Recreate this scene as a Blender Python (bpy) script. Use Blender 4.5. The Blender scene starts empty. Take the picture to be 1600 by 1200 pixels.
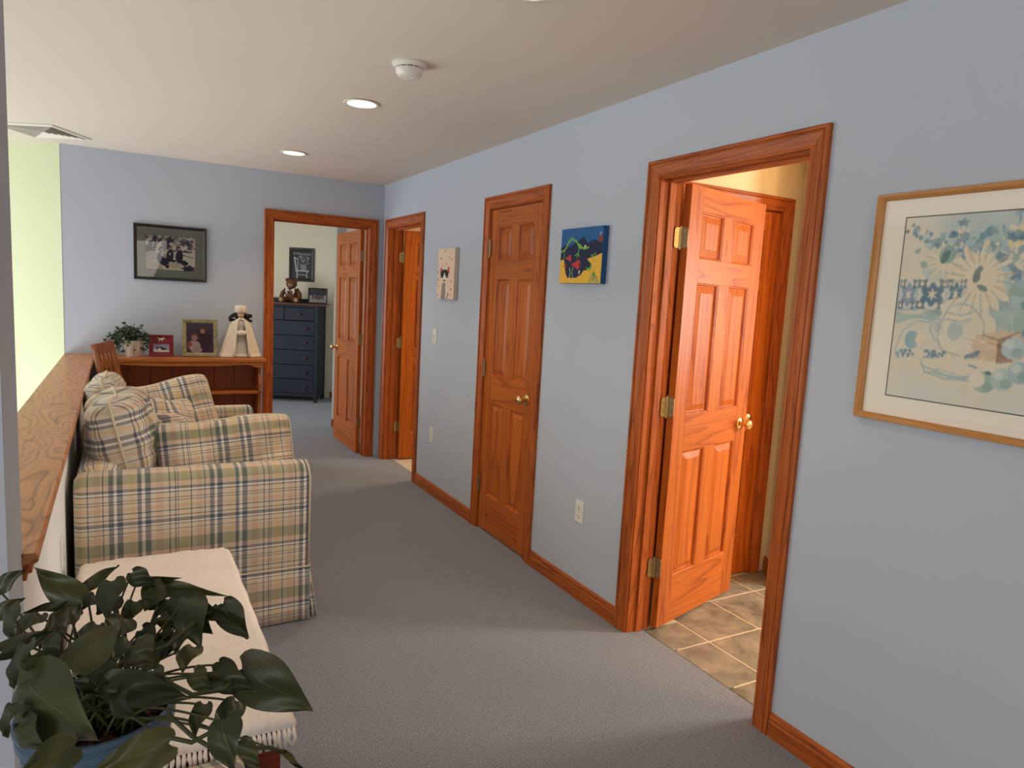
import bpy, bmesh, math, random
import numpy as np
from mathutils import Vector, Matrix
random.seed(7); RNG = np.random.RandomState(5)
SC = bpy.context.scene; COL = SC.collection
PI = math.pi
# ------------------------------------------------------------------ camera
CAM = Vector((-1.997, 0.0, 1.502)); FPX = 1088.44
cr = Vector((0.87544789, -0.4803655, 0.05329142)); cu = Vector((0.01277526, 0.13322369, 0.99100365)); cf = Vector((0.48314364, 0.86689125, -0.12276719))
cam = bpy.data.cameras.new('camera'); cam.sensor_width = 36; cam.lens = FPX/1600*36; cam.clip_start = 0.05; cam.clip_end = 200
camo = bpy.data.objects.new('camera', cam); COL.objects.link(camo)
m3 = Matrix((cr, cu, -cf)).transposed(); camo.matrix_world = Matrix.Translation(CAM) @ m3.to_4x4()
SC.camera = camo
def ray(x, y): return cf + cr*((x-800)/FPX) - cu*((y-600)/FPX)
def on(x, y, ax, v):
    d = ray(x, y); return CAM + d*((v-CAM[ax])/d[ax])
def at(x, y, depth): return CAM + ray(x, y)*depth
# ------------------------------------------------------------------ light and exposure
SC.view_settings.view_transform = 'Standard'; SC.view_settings.look = 'None'
SC.view_settings.exposure = 0.2; SC.view_settings.gamma = 1.0; SC.view_settings.use_curve_mapping = False
W = bpy.data.worlds.new('world'); SC.world = W; W.use_nodes = True
bg = W.node_tree.nodes['Background']; bg.inputs[0].default_value = (0.75, 0.88, 1.0, 1); bg.inputs[1].default_value = 1.4
def area(name, loc, target, sx, sy, power, color, spread=180):
    l = bpy.data.lights.new(name, 'AREA'); l.shape = 'RECTANGLE'; l.size = sx; l.size_y = sy; l.energy = power; l.color = color; l.spread = math.radians(spread)
    o = bpy.data.objects.new(name, l); COL.objects.link(o); o.location = loc
    o.rotation_euler = (Vector(target)-Vector(loc)).to_track_quat('-Z', 'Y').to_euler(); return o
DAY = (0.97, 0.98, 1.0); WARM = (1.0, 0.72, 0.42)
area('stair_window_light', (-5.05, 5.9, 1.35), (0, 4.6, 0.9), 2.0, 1.8, 48, DAY)
area('lower_stair_window_light', (-5.05, 4.0, -0.95), (0, 4.0, 1.9), 2.8, 2.2, 105, DAY)
area('front_fill_light', (-2.2, -2.9, 1.6), (-1.2, 4, 1.2), 1.8, 1.2, 24, (1.0, 0.95, 0.88))  # added fill from behind the camera; the back wall has no window
area('landing_fill_light', (-5.05, -0.9, 1.45), (0, 0.6, 1.5), 1.7, 1.2, 42, (1.0, 0.96, 0.90))  # added fill to brighten the near right wall, through an invented window
area('bedroom_window_light', (-2.9, 8.2, 1.35), (0, 8.0, 1.1), 1.8, 1.5, 44, (0.84, 0.92, 1.0))
area('bathroom_window_light', (2.62, 1.1, 1.55), (0.2, 2.0, 0.5), 0.6, 0.9, 62, (1.0, 0.93, 0.84))
area('vanity_light', (1.7, -0.1, 2.05), (0.5, 2.4, 1.2), 0.6, 0.12, 23, (1.0, 0.62, 0.28))
area('small_bathroom_lamp_light', (1.3, 5.4, 2.3), (1.2, 5.4, 0), 0.5, 0.5, 22, (1.0, 0.80, 0.55))
# ------------------------------------------------------------------ materials
def s2l(c): c = c/255.0; return c/12.92 if c <= 0.04045 else ((c+0.055)/1.055)**2.4
def S(r, g, b): return (s2l(r), s2l(g), s2l(b), 1)
class NT:
    def __init__(s, name):
        s.m = bpy.data.materials.new(name); s.m.use_nodes = True; s.t = s.m.node_tree; s.n = s.t.nodes
        s.b = s.n['Principled BSDF']
    def add(s, typ, ins=None, **props):
        n = s.n.new(typ)
        for k, v in props.items(): setattr(n, k, v)
        if ins:
            for k, v in ins.items(): s.set(n.inputs[k], v)
        return n
    def set(s, sock, v):
        if isinstance(v, bpy.types.NodeSocket): s.t.links.new(v, sock)
        else: sock.default_value = v
    def P(s, **k):
        for kk, v in k.items(): s.set(s.b.inputs[kk.replace('_', ' ')], v)
    def math(s, op, a, b=0.0): return s.add('ShaderNodeMath', {0: a, 1: b}, operation=op).outputs[0]
    def vmul(s, v, t): return s.add('ShaderNodeVectorMath', {0: v, 1: t}, operation='MULTIPLY').outputs[0]
    def noise(s, vec, scale, detail=2.0, rough=0.5, dist=0.0):
        return s.add('ShaderNodeTexNoise', {'Vector': vec, 'Scale': scale, 'Detail': detail, 'Roughness': rough, 'Distortion': dist}).outputs[0]
    def ramp(s, fac, stops, interp='LINEAR'):
        r = s.add('ShaderNodeValToRGB', {0: fac}); cr_ = r.color_ramp; cr_.interpolation = interp
        while len(cr_.elements) > 1: cr_.elements.remove(cr_.elements[0])
        cr_.elements[0].position = stops[0][0]; cr_.elements[0].color = stops[0][1]
        for p, c in stops[1:]: e = cr_.elements.new(p); e.color = c
        return r.outputs[0]
    def mix(s, f, a, b, typ='MIX'):
        n = s.add('ShaderNodeMix', data_type='RGBA', blend_type=typ)
        s.set(n.inputs[0], f); s.set(n.inputs[6], a); s.set(n.inputs[7], b); return n.outputs[2]
    def bump(s, h, strength, dist):
        n = s.add('ShaderNodeBump', {'Height': h, 'Strength': strength, 'Distance': dist}); s.set(s.b.inputs['Normal'], n.outputs[0])
    def gr(s, rnd=True):
        v = s.add('ShaderNodeAttribute', attribute_name='gr').outputs['Vector']
        if rnd:
            r = s.add('ShaderNodeObjectInfo').outputs['Random']
            off = s.add('ShaderNodeCombineXYZ', {0: s.math('MULTIPLY', r, 7.3), 1: s.math('MULTIPLY', r, 13.1), 2: s.math('MULTIPLY', r, 5.7)}).outputs[0]
            v = s.add('ShaderNodeVectorMath', {0: v, 1: off}, operation='ADD').outputs[0]
        return v
    def obj(s): return s.add('ShaderNodeTexCoord').outputs['Object']
def plain(name, c, rough=0.5, metal=0.0, bump=0.0, bscale=200, var=0.0, **k):
    m = NT(name); m.P(Roughness=rough, Metallic=metal); v = m.obj()
    base = c
    if var:
        base = m.mix(m.noise(v, bscale*0.08, 3), c, tuple([x*(1-var) for x in c[:3]]+[1]))
    else:
        base = m.mix(m.noise(v, 30, 2), c, tuple([x*0.96 for x in c[:3]]+[1]))
    m.P(Base_Color=base)
    if bump: m.bump(m.noise(v, bscale, 3), bump, 0.002)
    for kk, vv in k.items(): m.P(**{kk: vv})
    return m.m
def wood(name, light, dark, rings=9.0, contrast=0.8, pore=0.35, rough=0.38, coat=0.35, sxy=5.0, sz=0.55, var=0.25):
    m = NT(name); v = m.gr()
    big = m.noise(m.vmul(v, (sxy, sxy, sz)), 1.0, 2.0, 0.45, 0.4)
    ring = m.math('FRACT', m.math('MULTIPLY', big, rings))
    line = m.ramp(ring, [(0.0, (1, 1, 1, 1)), (0.10, (0.55,)*3+(1,)), (0.34, (0.08,)*3+(1,)), (0.8, (0, 0, 0, 1)), (0.97, (0.25,)*3+(1,)), (1.0, (1, 1, 1, 1))])
    fine = m.noise(m.vmul(v, (190, 190, 5)), 1.0, 3.0, 0.65)
    fr = m.ramp(fine, [(0.40, (0, 0, 0, 1)), (0.66, (1, 1, 1, 1))])
    f = m.math('ADD', m.math('MULTIPLY', line, contrast), m.math('MULTIPLY', fr, pore)); f = m.math('MINIMUM', f, 1.0)
    tone = m.noise(m.vmul(v, (3.0, 3.0, 0.7)), 1.0, 1.0)
    c = m.mix(f, light, dark)
    r = m.add('ShaderNodeObjectInfo').outputs['Random']
    tone2 = m.math('ADD', m.math('MULTIPLY', tone, var), m.math('MULTIPLY', r, var*0.7))
    c = m.mix(tone2, c, tuple([x*0.55 for x in dark[:3]]+[1]))
    m.P(Base_Color=c, Roughness=rough, Coat_Weight=coat, Coat_Roughness=0.15)
    m.P(Specular_IOR_Level=.3); m.bump(f, 0.12, 0.0006); return m.m
M = {}
M['oak_trim'] = wood('oak_trim', S(200, 104, 40), S(116, 46, 14), 12, 0.55, 0.55, rough=.48, coat=0.05, sxy=10, sz=0.8, var=0.15)
M['oak_cap'] = wood('oak_cap', S(206, 140, 88), S(140, 78, 40), 20, 0.85, 0.35, 0.42, 0.12, sxy=4.5, sz=1.4, var=0.05)
M['pine_door'] = wood('pine_door', S(208, 112, 32), S(146, 60, 14), 9, 0.75, 0.40, 0.42, 0.06, sxy=7, sz=0.5, var=0.22)
M['bookcase_wood'] = wood('bookcase_wood', S(200, 118, 54), S(150, 74, 30), 8, 0.6, 0.35, 0.4, 0.15, sxy=7, sz=0.6, var=0.22)
M['bookcase_back'] = wood('bookcase_back', S(182, 98, 46), S(134, 64, 28), 8, 0.5, 0.35, 0.45, 0.1, sxy=7, sz=0.6, var=0.22)
M['chair_wood'] = wood('chair_wood', S(176, 100, 44), S(112, 52, 20), 10, 0.7, 0.5, 0.35, 0.3, sxy=8, sz=0.8)
M['chest_wood'] = wood('chest_wood', S(160, 62, 26), S(92, 26, 10), 10, 0.6, 0.3, 0.3, 0.4, sxy=7, sz=0.6)
M['frame_oak'] = wood('frame_oak', S(204, 142, 78), S(160, 100, 48), 9, 0.4, 0.4, 0.35, 0.2, sxy=12, sz=0.8, var=0.1)
M['dresser_top'] = wood('dresser_top', S(120, 62, 42), S(80, 36, 22), 8, 0.4, 0.2, 0.3, 0.5)
def paint(name, c, rough=0.85):
    m = NT(name); v = m.obj()
    m.P(Base_Color=m.mix(m.noise(v, 1.2, 3), c, tuple([x*0.965 for x in c[:3]]+[1])), Roughness=rough)
    m.bump(m.noise(v, 260, 3), 0.10, 0.0008); return m.m
M['blue_paint'] = paint('blue_paint', S(189, 196, 209))
M['green_paint'] = paint('green_paint', S(202, 208, 172))
M['ceiling_paint'] = paint('ceiling_paint', S(226, 213, 199), 0.95)
M['cream_paint'] = paint('cream_paint', S(226, 214, 188))
M['bath_paint'] = paint('bath_paint', S(232, 214, 176))
M['white_paint'] = paint('white_paint', S(232, 232, 230))
def carpet():
    m = NT('carpet'); v = m.obj()
    n1 = m.noise(v, 230, 3, 0.7); n2 = m.noise(v, 70, 3, 0.6); n3 = m.noise(v, 4.0, 4, 0.6)
    c = m.ramp(n1, [(0.36, S(72, 76, 86)), (0.5, S(126, 129, 139)), (0.64, S(194, 194, 198))])
    c = m.mix(m.math('MULTIPLY', n3, 0.35), c, S(108, 114, 126)); c = m.mix(m.math('MULTIPLY', n2, 0.35), c, S(98, 100, 108))
    m.P(Base_Color=c, Roughness=1.0, Sheen_Weight=0.25, Sheen_Roughness=0.5)
    m.bump(m.math('ADD', n1, m.math('MULTIPLY', n2, 0.9)), 0.65, 0.005); return m.m
M['carpet'] = carpet()
def tile_mat():
    m = NT('slate_tile'); v = m.gr()
    n = m.noise(v, 9, 5, 0.65, 0.5); c = m.ramp(n, [(0.3, S(104, 92, 76)), (0.45, S(132, 126, 110)), (0.58, S(152, 142, 124)), (0.75, S(184, 166, 142))])
    m.P(Base_Color=c, Roughness=0.42); m.bump(m.noise(v, 14, 5), 0.35, 0.003); return m.m
M['tile'] = tile_mat()
M['grout'] = plain('grout', S(226, 206, 170), 0.9, bump=0.3, bscale=300)
M['light_tile'] = plain('light_tile', S(214, 202, 184), 0.4, var=0.1)
M['brass'] = plain('brass', (0.83, 0.60, 0.28, 1), 0.16, 1.0)
M['old_brass'] = plain('old_brass', (0.42, 0.33, 0.18, 1), 0.4, 1.0)
M['steel'] = plain('steel', (0.5, 0.48, 0.44, 1), 0.35, 1.0)
M['white_plastic'] = plain('white_plastic', S(236, 232, 222), 0.35)
M['dark'] = plain('dark', S(24, 22, 20), 0.6)
M['black_frame'] = plain('black_frame', S(30, 28, 28), 0.35)
M['sage_mat'] = plain('sage_mat', S(158, 160, 146), 0.9)
M['cream_mat'] = plain('cream_mat', S(250, 240, 226), 0.9)
M['vent_metal'] = plain('vent_metal', S(228, 222, 208), 0.5)
M['vent_dark'] = plain('vent_dark', S(105, 98, 88), 0.7)
M['dresser_blue'] = plain('dresser_blue', S(14, 23, 40), 0.6, bump=0.1, bscale=60, var=0.15)
M['knob_wood'] = plain('knob_wood', S(96, 52, 44), 0.35)
M['cloth'] = None
M['leaf'] = None
M['soil'] = plain('soil', S(44, 32, 26), 1.0, bump=1.0, bscale=90, var=0.4)
M['terracotta'] = plain('terracotta', S(88, 44, 32), 0.8, var=0.2)
M['fur'] = plain('fur', S(236, 222, 202), 0.95, bump=0.8, bscale=160, var=0.08)
M['cape'] = plain('cape', S(230, 212, 188), 0.9, bump=0.4, bscale=120, var=0.06)
M['satin'] = plain('satin', S(206, 198, 184), 0.5, bump=0.2, bscale=200)
M['skin'] = plain('skin', S(214, 168, 146), 0.6)
M['hair'] = plain('hair', S(26, 18, 18), 0.6, bump=0.9, bscale=120)
M['lips'] = plain('lips', S(160, 60, 56), 0.5)
M['bear'] = plain('bear', S(112, 72, 44), 0.95, bump=1.0, bscale=140, var=0.3)
M['bear_muzzle'] = plain('bear_muzzle', S(176, 136, 96), 0.95, bump=1.0, bscale=140)
M['ribbon'] = plain('ribbon', S(222, 214, 196), 0.7)
M['red_frame'] = plain('red_frame', S(128, 18, 28), 0.5)
M['pot_blue'] = plain('pot_blue', S(74, 96, 120), 0.25, bump=0.1, bscale=30, var=0.25)
M['pot_cream'] = plain('pot_cream', S(214, 204, 188), 0.35, var=0.1)
M['navy'] = plain('navy', S(26, 30, 48), 0.8)
M['cord'] = plain('cord', S(150, 140, 120), 0.8)
def emis(name, c, st):
    m = NT(name); m.P(Base_Color=c, Emission_Color=c, Emission_Strength=st); return m.m
M['bulb'] = emis('bulb', (1.0, 0.84, 0.58, 1), 2.6)
def glass():
    m = NT('picture_glass'); m.n.remove(m.b)
    g = m.add('ShaderNodeBsdfGlossy', {'Roughness': 0.02}); t = m.add('ShaderNodeBsdfTransparent')
    f = m.add('ShaderNodeFresnel', {'IOR': 1.5}); mx = m.add('ShaderNodeMixShader', {0: f.outputs[0], 1: t.outputs[0], 2: g.outputs[0]})
    m.t.links.new(mx.outputs[0], m.n['Material Output'].inputs[0]); return m.m
M['glass'] = glass()
def printed():
    m = NT('print'); a = m.add('ShaderNodeAttribute', attribute_name='Col'); m.P(Base_Color=a.outputs['Color'], Roughness=0.75); return m.m
M['print'] = printed()
def tintmul(c, k): return tuple([c[i]*k for i in range(3)]+[1])
def plaid(name='plaid'):
    m = NT(name); v = m.gr(False)
    sep = m.add('ShaderNodeSeparateXYZ', {0: v})
    CR = S(226, 212, 190); PK = S(218, 190, 164); GN = S(138, 142, 112); BL = S(92, 108, 124); WH = S(246, 238, 228); DK = S(92, 92, 98); YL = S(228, 204, 162)
    def stripes(lst):
        out = [(0.0, lst[0][2])]; out = []
        pos = 0.0
        for a, b, c in lst:
            if a > pos+1e-4: out.append((pos, CR))
            out.append((a, c)); pos = b
        if pos < 0.999: out.append((pos, CR))
        return out
    U = stripes([(0.0, 0.045, BL), (0.045, 0.075, WH), (0.075, 0.13, BL), (0.19, 0.25, YL), (0.27, 0.31, BL), (0.31, 0.345, WH), (0.345, 0.40, BL),
                 (0.45, 0.52, PK), (0.58, 0.59, DK), (0.64, 0.65, DK), (0.665, 0.675, DK), (0.71, 0.77, YL), (0.80, 0.81, DK), (0.86, 0.92, PK), (0.94, 0.95, DK)])
    V = stripes([(0.0, 0.17, GN), (0.17, 0.23, PK), (0.24, 0.285, BL), (0.285, 0.31, WH), (0.31, 0.33, BL), (0.40, 0.412, DK), (0.44, 0.452, DK), (0.50, 0.56, PK),
                 (0.58, 0.60, BL), (0.66, 0.672, DK), (0.71, 0.76, BL), (0.76, 0.785, WH), (0.785, 0.80, BL), (0.86, 0.872, DK), (0.90, 0.99, PK)])
    fu = m.math('FRACT', m.math('ADD', m.math('DIVIDE', m.math('SUBTRACT', sep.outputs[0], 0.118), 0.366), 50.0)); fv = m.math('FRACT', m.math('ADD', m.math('DIVIDE', m.math('SUBTRACT', 0.49, sep.outputs[1]), 0.285), 50.0))
    cu_ = m.ramp(fu, U, 'CONSTANT'); cv_ = m.ramp(fv, V, 'CONSTANT')
    mul = m.mix(1.0, cu_, cv_, 'MULTIPLY'); inv = tuple([1/CR[i] for i in range(3)]+[1])
    mul = m.mix(1.0, mul, inv, 'MULTIPLY'); avg = m.mix(0.5, cu_, cv_)
    c = m.mix(0.62, mul, avg)
    c = m.mix(m.math('MULTIPLY', m.noise(v, 30, 3), 0.12), c, S(160, 130, 100))
    m.P(Base_Color=c, Roughness=0.9, Sheen_Weight=0.15)
    h = m.math('ADD', m.noise(m.vmul(v, (1, 1, 1)), 14, 3), m.math('MULTIPLY', m.noise(v, 900, 1), 0.15))
    m.bump(h, 0.25, 0.012); return m.m
M['plaid'] = plaid()
M['plaid_pipe'] = plain('plaid_pipe', S(222, 206, 180), .9, var=.15)
def cloth_mat():
    m = NT('white_cloth'); v = m.gr(False)
    vor = m.add('ShaderNodeTexVoronoi', {'Vector': v, 'Scale': 60.0}, feature='DISTANCE_TO_EDGE').outputs[0]
    n = m.noise(v, 5.0, 3, 0.6, 1.0)
    msk = m.ramp(n, [(0.47, (0, 0, 0, 1)), (0.53, (1, 1, 1, 1))])
    emb = m.math('MULTIPLY', m.ramp(vor, [(0.0, (1, 1, 1, 1)), (0.12, (0, 0, 0, 1))]), msk)
    m.P(Base_Color=m.mix(m.math('MULTIPLY', emb, 0.2), S(238, 224, 212), S(214, 190, 174)), Roughness=0.9, Sheen_Weight=0.2)
    m.bump(m.math('ADD', emb, m.noise(v, 260, 2)), 0.35, 0.003); return m.m
M['cloth'] = cloth_mat()
def leaf_mat():
    m = NT('leaf'); v = m.gr(False); sep = m.add('ShaderNodeSeparateXYZ', {0: v})
    r = m.add('ShaderNodeObjectInfo').outputs['Random']
    ax = m.math('ABSOLUTE', sep.outputs[0])
    vein = m.math('FRACT', m.math('MULTIPLY', m.math('ADD', sep.outputs[1], m.math('MULTIPLY', ax, 0.9)), 9.0))
    vl = m.ramp(vein, [(0.0, (1, 1, 1, 1)), (0.12, (0, 0, 0, 1)), (1.0, (0, 0, 0, 1))])
    mid = m.ramp(ax, [(0.0, (1, 1, 1, 1)), (0.03, (0, 0, 0, 1))])
    c = m.mix(r, S(36, 46, 18), S(70, 70, 27)); c = m.mix(m.math('MULTIPLY', m.noise(v, 2.5, 3), 0.5), c, S(56, 60, 28))
    c = m.mix(m.math('MULTIPLY', mid, 0.35), c, S(116, 124, 70))
    m.P(Base_Color=c, Roughness=0.38); m.b.inputs['Transmission Weight'].default_value = 0.0
    m.bump(m.math('ADD', vl, m.math('MULTIPLY', mid, 1.5)), 0.25, 0.002); return m.m
M['leaf'] = leaf_mat()
M['stem'] = plain('stem', S(64, 66, 28), 0.6, var=0.3)
M['ivy'] = plain('ivy', S(56, 78, 54), 0.5, var=0.45, bscale=300)
def green_frame():
    m = NT('distressed_frame'); v = m.obj(); n = m.noise(v, 45, 4, 0.7)
    m.P(Base_Color=m.ramp(n, [(0.35, S(104, 102, 70)), (0.5, S(150, 146, 112)), (0.62, S(176, 150, 110)), (0.75, S(120, 106, 70))]), Roughness=0.6); m.bump(n, 0.4, 0.002); return m.m
M['distressed'] = green_frame()
# ------------------------------------------------------------------ mesh helpers
def dress(o, label=None, cat=None, group=None, kind=None):
    if label: o['label'] = label
    if cat: o['category'] = cat
    if group: o['group'] = group
    if kind: o['kind'] = kind
    return o
def empty(name, loc=(0, 0, 0), rz=0.0, **k):
    o = bpy.data.objects.new(name, None); COL.objects.link(o); o.location = loc; o.rotation_euler = (0, 0, rz); o.empty_display_size = 0.1; return dress(o, **k)
class MB:
    def __init__(s): s.v = []; s.f = []; s.g = []
    def box(s, x0, x1, y0, y1, z0, z1, ax=2):
        b = len(s.v); P = [(x, y, z) for z in (z0, z1) for y in (y0, y1) for x in (x0, x1)]
        s.v += P
        for p in P: s.g.append(MB.perm(p, ax))
        s.f += [tuple(b+i for i in q) for q in ((0, 2, 3, 1), (4, 5, 7, 6), (0, 1, 5, 4), (2, 6, 7, 3), (0, 4, 6, 2), (1, 3, 7, 5))]; return s
    @staticmethod
    def perm(p, ax): return (p[1], p[2], p[0]) if ax == 0 else ((p[0], p[2], p[1]) if ax == 1 else tuple(p))
    def pts(s, P, F, G=None, ax=2):
        b = len(s.v); s.v += [tuple(p) for p in P]; s.g += [tuple(g) for g in G] if G is not None else [MB.perm(p, ax) for p in P]
        s.f += [tuple(b+i for i in q) for q in F]; return s
    def loft(s, rings, closed=True, caps=True, G=None, ax=2):
        n = len(rings[0]); P = [p for r in rings for p in r]; F = []
        for i in range(len(rings)-1):
            for j in range(n if closed else n-1):
                k = (j+1) % n; F.append((i*n+j, i*n+k, (i+1)*n+k, (i+1)*n+j))
        if caps and closed: F.append(tuple(range(n-1, -1, -1))); F.append(tuple((len(rings)-1)*n+j for j in range(n)))
        return s.pts(P, F, G, ax)
    def lathe(s, prof, n=24, c=(0, 0, 0), axis='z', ax=2):
        rings = []
        for r, z in prof:
            R = []
            for j in range(n):
                a = 2*PI*j/n; x, y = r*math.cos(a), r*math.sin(a)
                p = {'z': (x, y, z), 'y': (x, z, -y), 'x': (z, x, y)}[axis]
                R.append((p[0]+c[0], p[1]+c[1], p[2]+c[2]))
            rings.append(R)
        return s.loft(rings, True, True, None, ax)
    def tube(s, path, rad, n=8, cap=True):
        path = [Vector(p) for p in path]; rings = []; up = Vector((0, 0, 1)); prev = None
        for i, p in enumerate(path):
            t = (path[min(i+1, len(path)-1)]-path[max(i-1, 0)]).normalized()
            if prev is None:
                a = t.cross(up); a = a if a.length > 1e-3 else t.cross(Vector((1, 0, 0)))
            else: a = prev-t*prev.dot(t)
            a.normalize(); prev = a; b = t.cross(a); r = rad[i] if isinstance(rad, (list, tuple)) else rad
            rings.append([p+(a*math.cos(2*PI*j/n)+b*math.sin(2*PI*j/n))*r for j in range(n)])
        return s.loft(rings, True, cap)
    def ell(s, c, r, n=16, m=10, rot=None):
        rings = []; c = Vector(c)
        for i in range(1, m):
            th = PI*i/m; R = []
            for j in range(n):
                a = 2*PI*j/n; p = Vector((r[0]*math.sin(th)*math.cos(a), r[1]*math.sin(th)*math.sin(a), r[2]*math.cos(th)))
                if rot: p = rot @ p
                R.append(c+p)
            rings.append(R)
        return s.loft(rings, True, True)
    def build(s, name, mat, parent=None, smooth=False, bevel=0.0, seg=2, loc=None, rot=None, sub=0, label=None, auto=None, kind=None):
        me = bpy.data.meshes.new(name); me.from_pydata([tuple(p) for p in s.v], [], s.f); me.update()
        a = me.attributes.new('gr', 'FLOAT_VECTOR', 'POINT'); a.data.foreach_set('vector', np.array(s.g, dtype=np.float32).ravel())
        bm = bmesh.new(); bm.from_mesh(me); bmesh.ops.recalc_face_normals(bm, faces=bm.faces); bm.to_mesh(me); bm.free()
        me.materials.append(mat); o = bpy.data.objects.new(name, me); COL.objects.link(o)
        if smooth: me.polygons.foreach_set('use_smooth', [True]*len(me.polygons))
        if parent: o.parent = parent
        if loc: o.location = loc
        if rot: o.rotation_euler = rot
        if bevel:
            b = o.modifiers.new('bevel', 'BEVEL'); b.width = bevel; b.segments = seg; b.limit_method = 'ANGLE'; b.angle_limit = math.radians(40)
        if sub: d = o.modifiers.new('sub', 'SUBSURF'); d.levels = sub; d.render_levels = sub
        if smooth and auto:
            me.set_sharp_from_angle(angle=math.radians(auto))
        if label: o['label'] = label
        if kind: o['kind'] = kind
        return o
def bx(name, mat, x0, x1, y0, y1, z0, z1, parent=None, ax=2, bevel=0.0, **k): return MB().box(x0, x1, y0, y1, z0, z1, ax).build(name, mat, parent, bevel=bevel, **k)
def struct(o, label=None): o['kind'] = 'structure'; 
def st(o, label=None):
    o['kind'] = 'structure'
    if label: o['label'] = label
    return o
# canvas: flat prints painted in python, one colour per small face
class Canvas:
    def __init__(s, w, h, c): s.w = w; s.h = h; s.a = np.ones((h, w, 3))*np.array(c, float); s.Y, s.X = np.mgrid[0:h, 0:w]; s.U = (s.X+.5)/w; s.V = (s.Y+.5)/h
    def put(s, m, c, a=1.0): s.a[m] = s.a[m]*(1-a)+np.array(c, float)*a
    def ell(s, cx, cy, rx, ry, c, a=1.0, ang=0.0, wob=0.0, k=7):
        dx = (s.U-cx)*s.w/s.h; dy = s.V-cy; rx = rx*s.w/s.h; ca, sa = math.cos(ang), math.sin(ang); x = dx*ca+dy*sa; y = -dx*sa+dy*ca
        r = np.hypot(x/rx, y/ry); 
        if wob: r = r*(1+wob*np.cos(k*np.arctan2(y/ry, x/rx)))
        s.put(r < 1, c, a)
    def poly(s, pts, c, a=1.0):
        ins = np.zeros_like(s.U, bool); n = len(pts)
        for i in range(n):
            x0, y0 = pts[i]; x1, y1 = pts[(i+1) % n]
            if y0 == y1: continue
            cond = ((y0 > s.V) != (y1 > s.V)) & (s.U < (x1-x0)*(s.V-y0)/(y1-y0)+x0); ins ^= cond
        s.put(ins, c, a)
    def line(s, pts, wd, c, a=1.0):
        asp = s.w/s.h
        for i in range(len(pts)-1):
            x0, y0 = pts[i][0]*asp, pts[i][1]; x1, y1 = pts[i+1][0]*asp, pts[i+1][1]; dx, dy = x1-x0, y1-y0; L = dx*dx+dy*dy+1e-12
            t = np.clip(((s.U*asp-x0)*dx+(s.V-y0)*dy)/L, 0, 1); d = np.hypot(s.U*asp-x0-t*dx, s.V-y0-t*dy); s.put(d < wd/2, c, a)
    def noise(s, cells, seed=0):
        r = np.random.RandomState(seed); out = np.zeros((s.h, s.w)); amp = 1.0; tot = 0
        for o in range(3):
            c = cells*2**o; g = r.rand(int(c)+2, int(c*s.w/s.h)+2); y = s.V*c; x = s.U*c*s.w/s.h; yi = y.astype(int); xi = x.astype(int); fy = y-yi; fx = x-xi
            fy = fy*fy*(3-2*fy); fx = fx*fx*(3-2*fx)
            out += amp*((g[yi, xi]*(1-fx)+g[yi, np.minimum(xi+1, g.shape[1]-1)]*fx)*(1-fy)+(g[yi+1, xi]*(1-fx)+g[yi+1, np.minimum(xi+1, g.shape[1]-1)]*fx)*fy); tot += amp; amp *= .5
        return out/tot
    def shade(s, n, c, a): s.a = s.a*(1-(n*a)[..., None])+np.array(c, float)*(n*a)[..., None]
    def blur(s, n=1):
        for _ in range(n):
            p = np.pad(s.a, ((1, 1), (1, 1), (0, 0)), 'edge'); s.a = (p[:-2, 1:-1]+p[2:, 1:-1]+p[1:-1, :-2]+p[1:-1, 2:]+p[1:-1, 1:-1]*2)/6
    def mesh(s, name, org, eu, ev, parent=None, thick=None):
        # org = top left corner, eu = vector along the width, ev = vector down the height
        w, h = s.w, s.h; org, eu, ev = Vector(org), Vector(eu), Vector(ev)
        uu = np.linspace(0, 1, w+1); vv = np.linspace(0, 1, h+1); UU, VV = np.meshgrid(uu, vv)
        co = np.array(org)+UU[..., None]*np.array(eu)+VV[..., None]*np.array(ev)
        idx = np.arange((w+1)*(h+1)).reshape(h+1, w+1)
        f = np.stack([idx[:-1, :-1], idx[1:, :-1], idx[1:, 1:], idx[:-1, 1:]], -1).reshape(-1, 4)
        me = bpy.data.meshes.new(name); me.vertices.add(len(co.reshape(-1, 3))); me.vertices.foreach_set('co', co.ravel())
        me.loops.add(f.size); me.loops.foreach_set('vertex_index', f.ravel().astype(np.int32)); me.polygons.add(len(f)); me.polygons.foreach_set('loop_start', np.arange(0, f.size, 4, dtype=np.int32)); me.update(calc_edges=True)
        ca = me.color_attributes.new('Col', 'FLOAT_COLOR', 'CORNER'); c = s.a.reshape(-1, 3)/255.0
        lin = np.where(c <= 0.04045, c/12.92, ((c+0.055)/1.055)**2.4); lin = np.concatenate([lin, np.ones((len(lin), 1))], 1)
        ca.data.foreach_set('color', np.repeat(lin, 4, axis=0).astype(np.float32).ravel())
        me.materials.append(M['print']); o = bpy.data.objects.new(name, me); COL.objects.link(o)
        if parent: o.parent = parent
        return o
# ------------------------------------------------------------------ room shell
H = 2.417; L = 6.054; T = 0.12
def walls(name, mat, boxes, label=None):
    b = MB()
    for q in boxes: b.box(*q)
    return st(b.build(name, mat), label)
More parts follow.
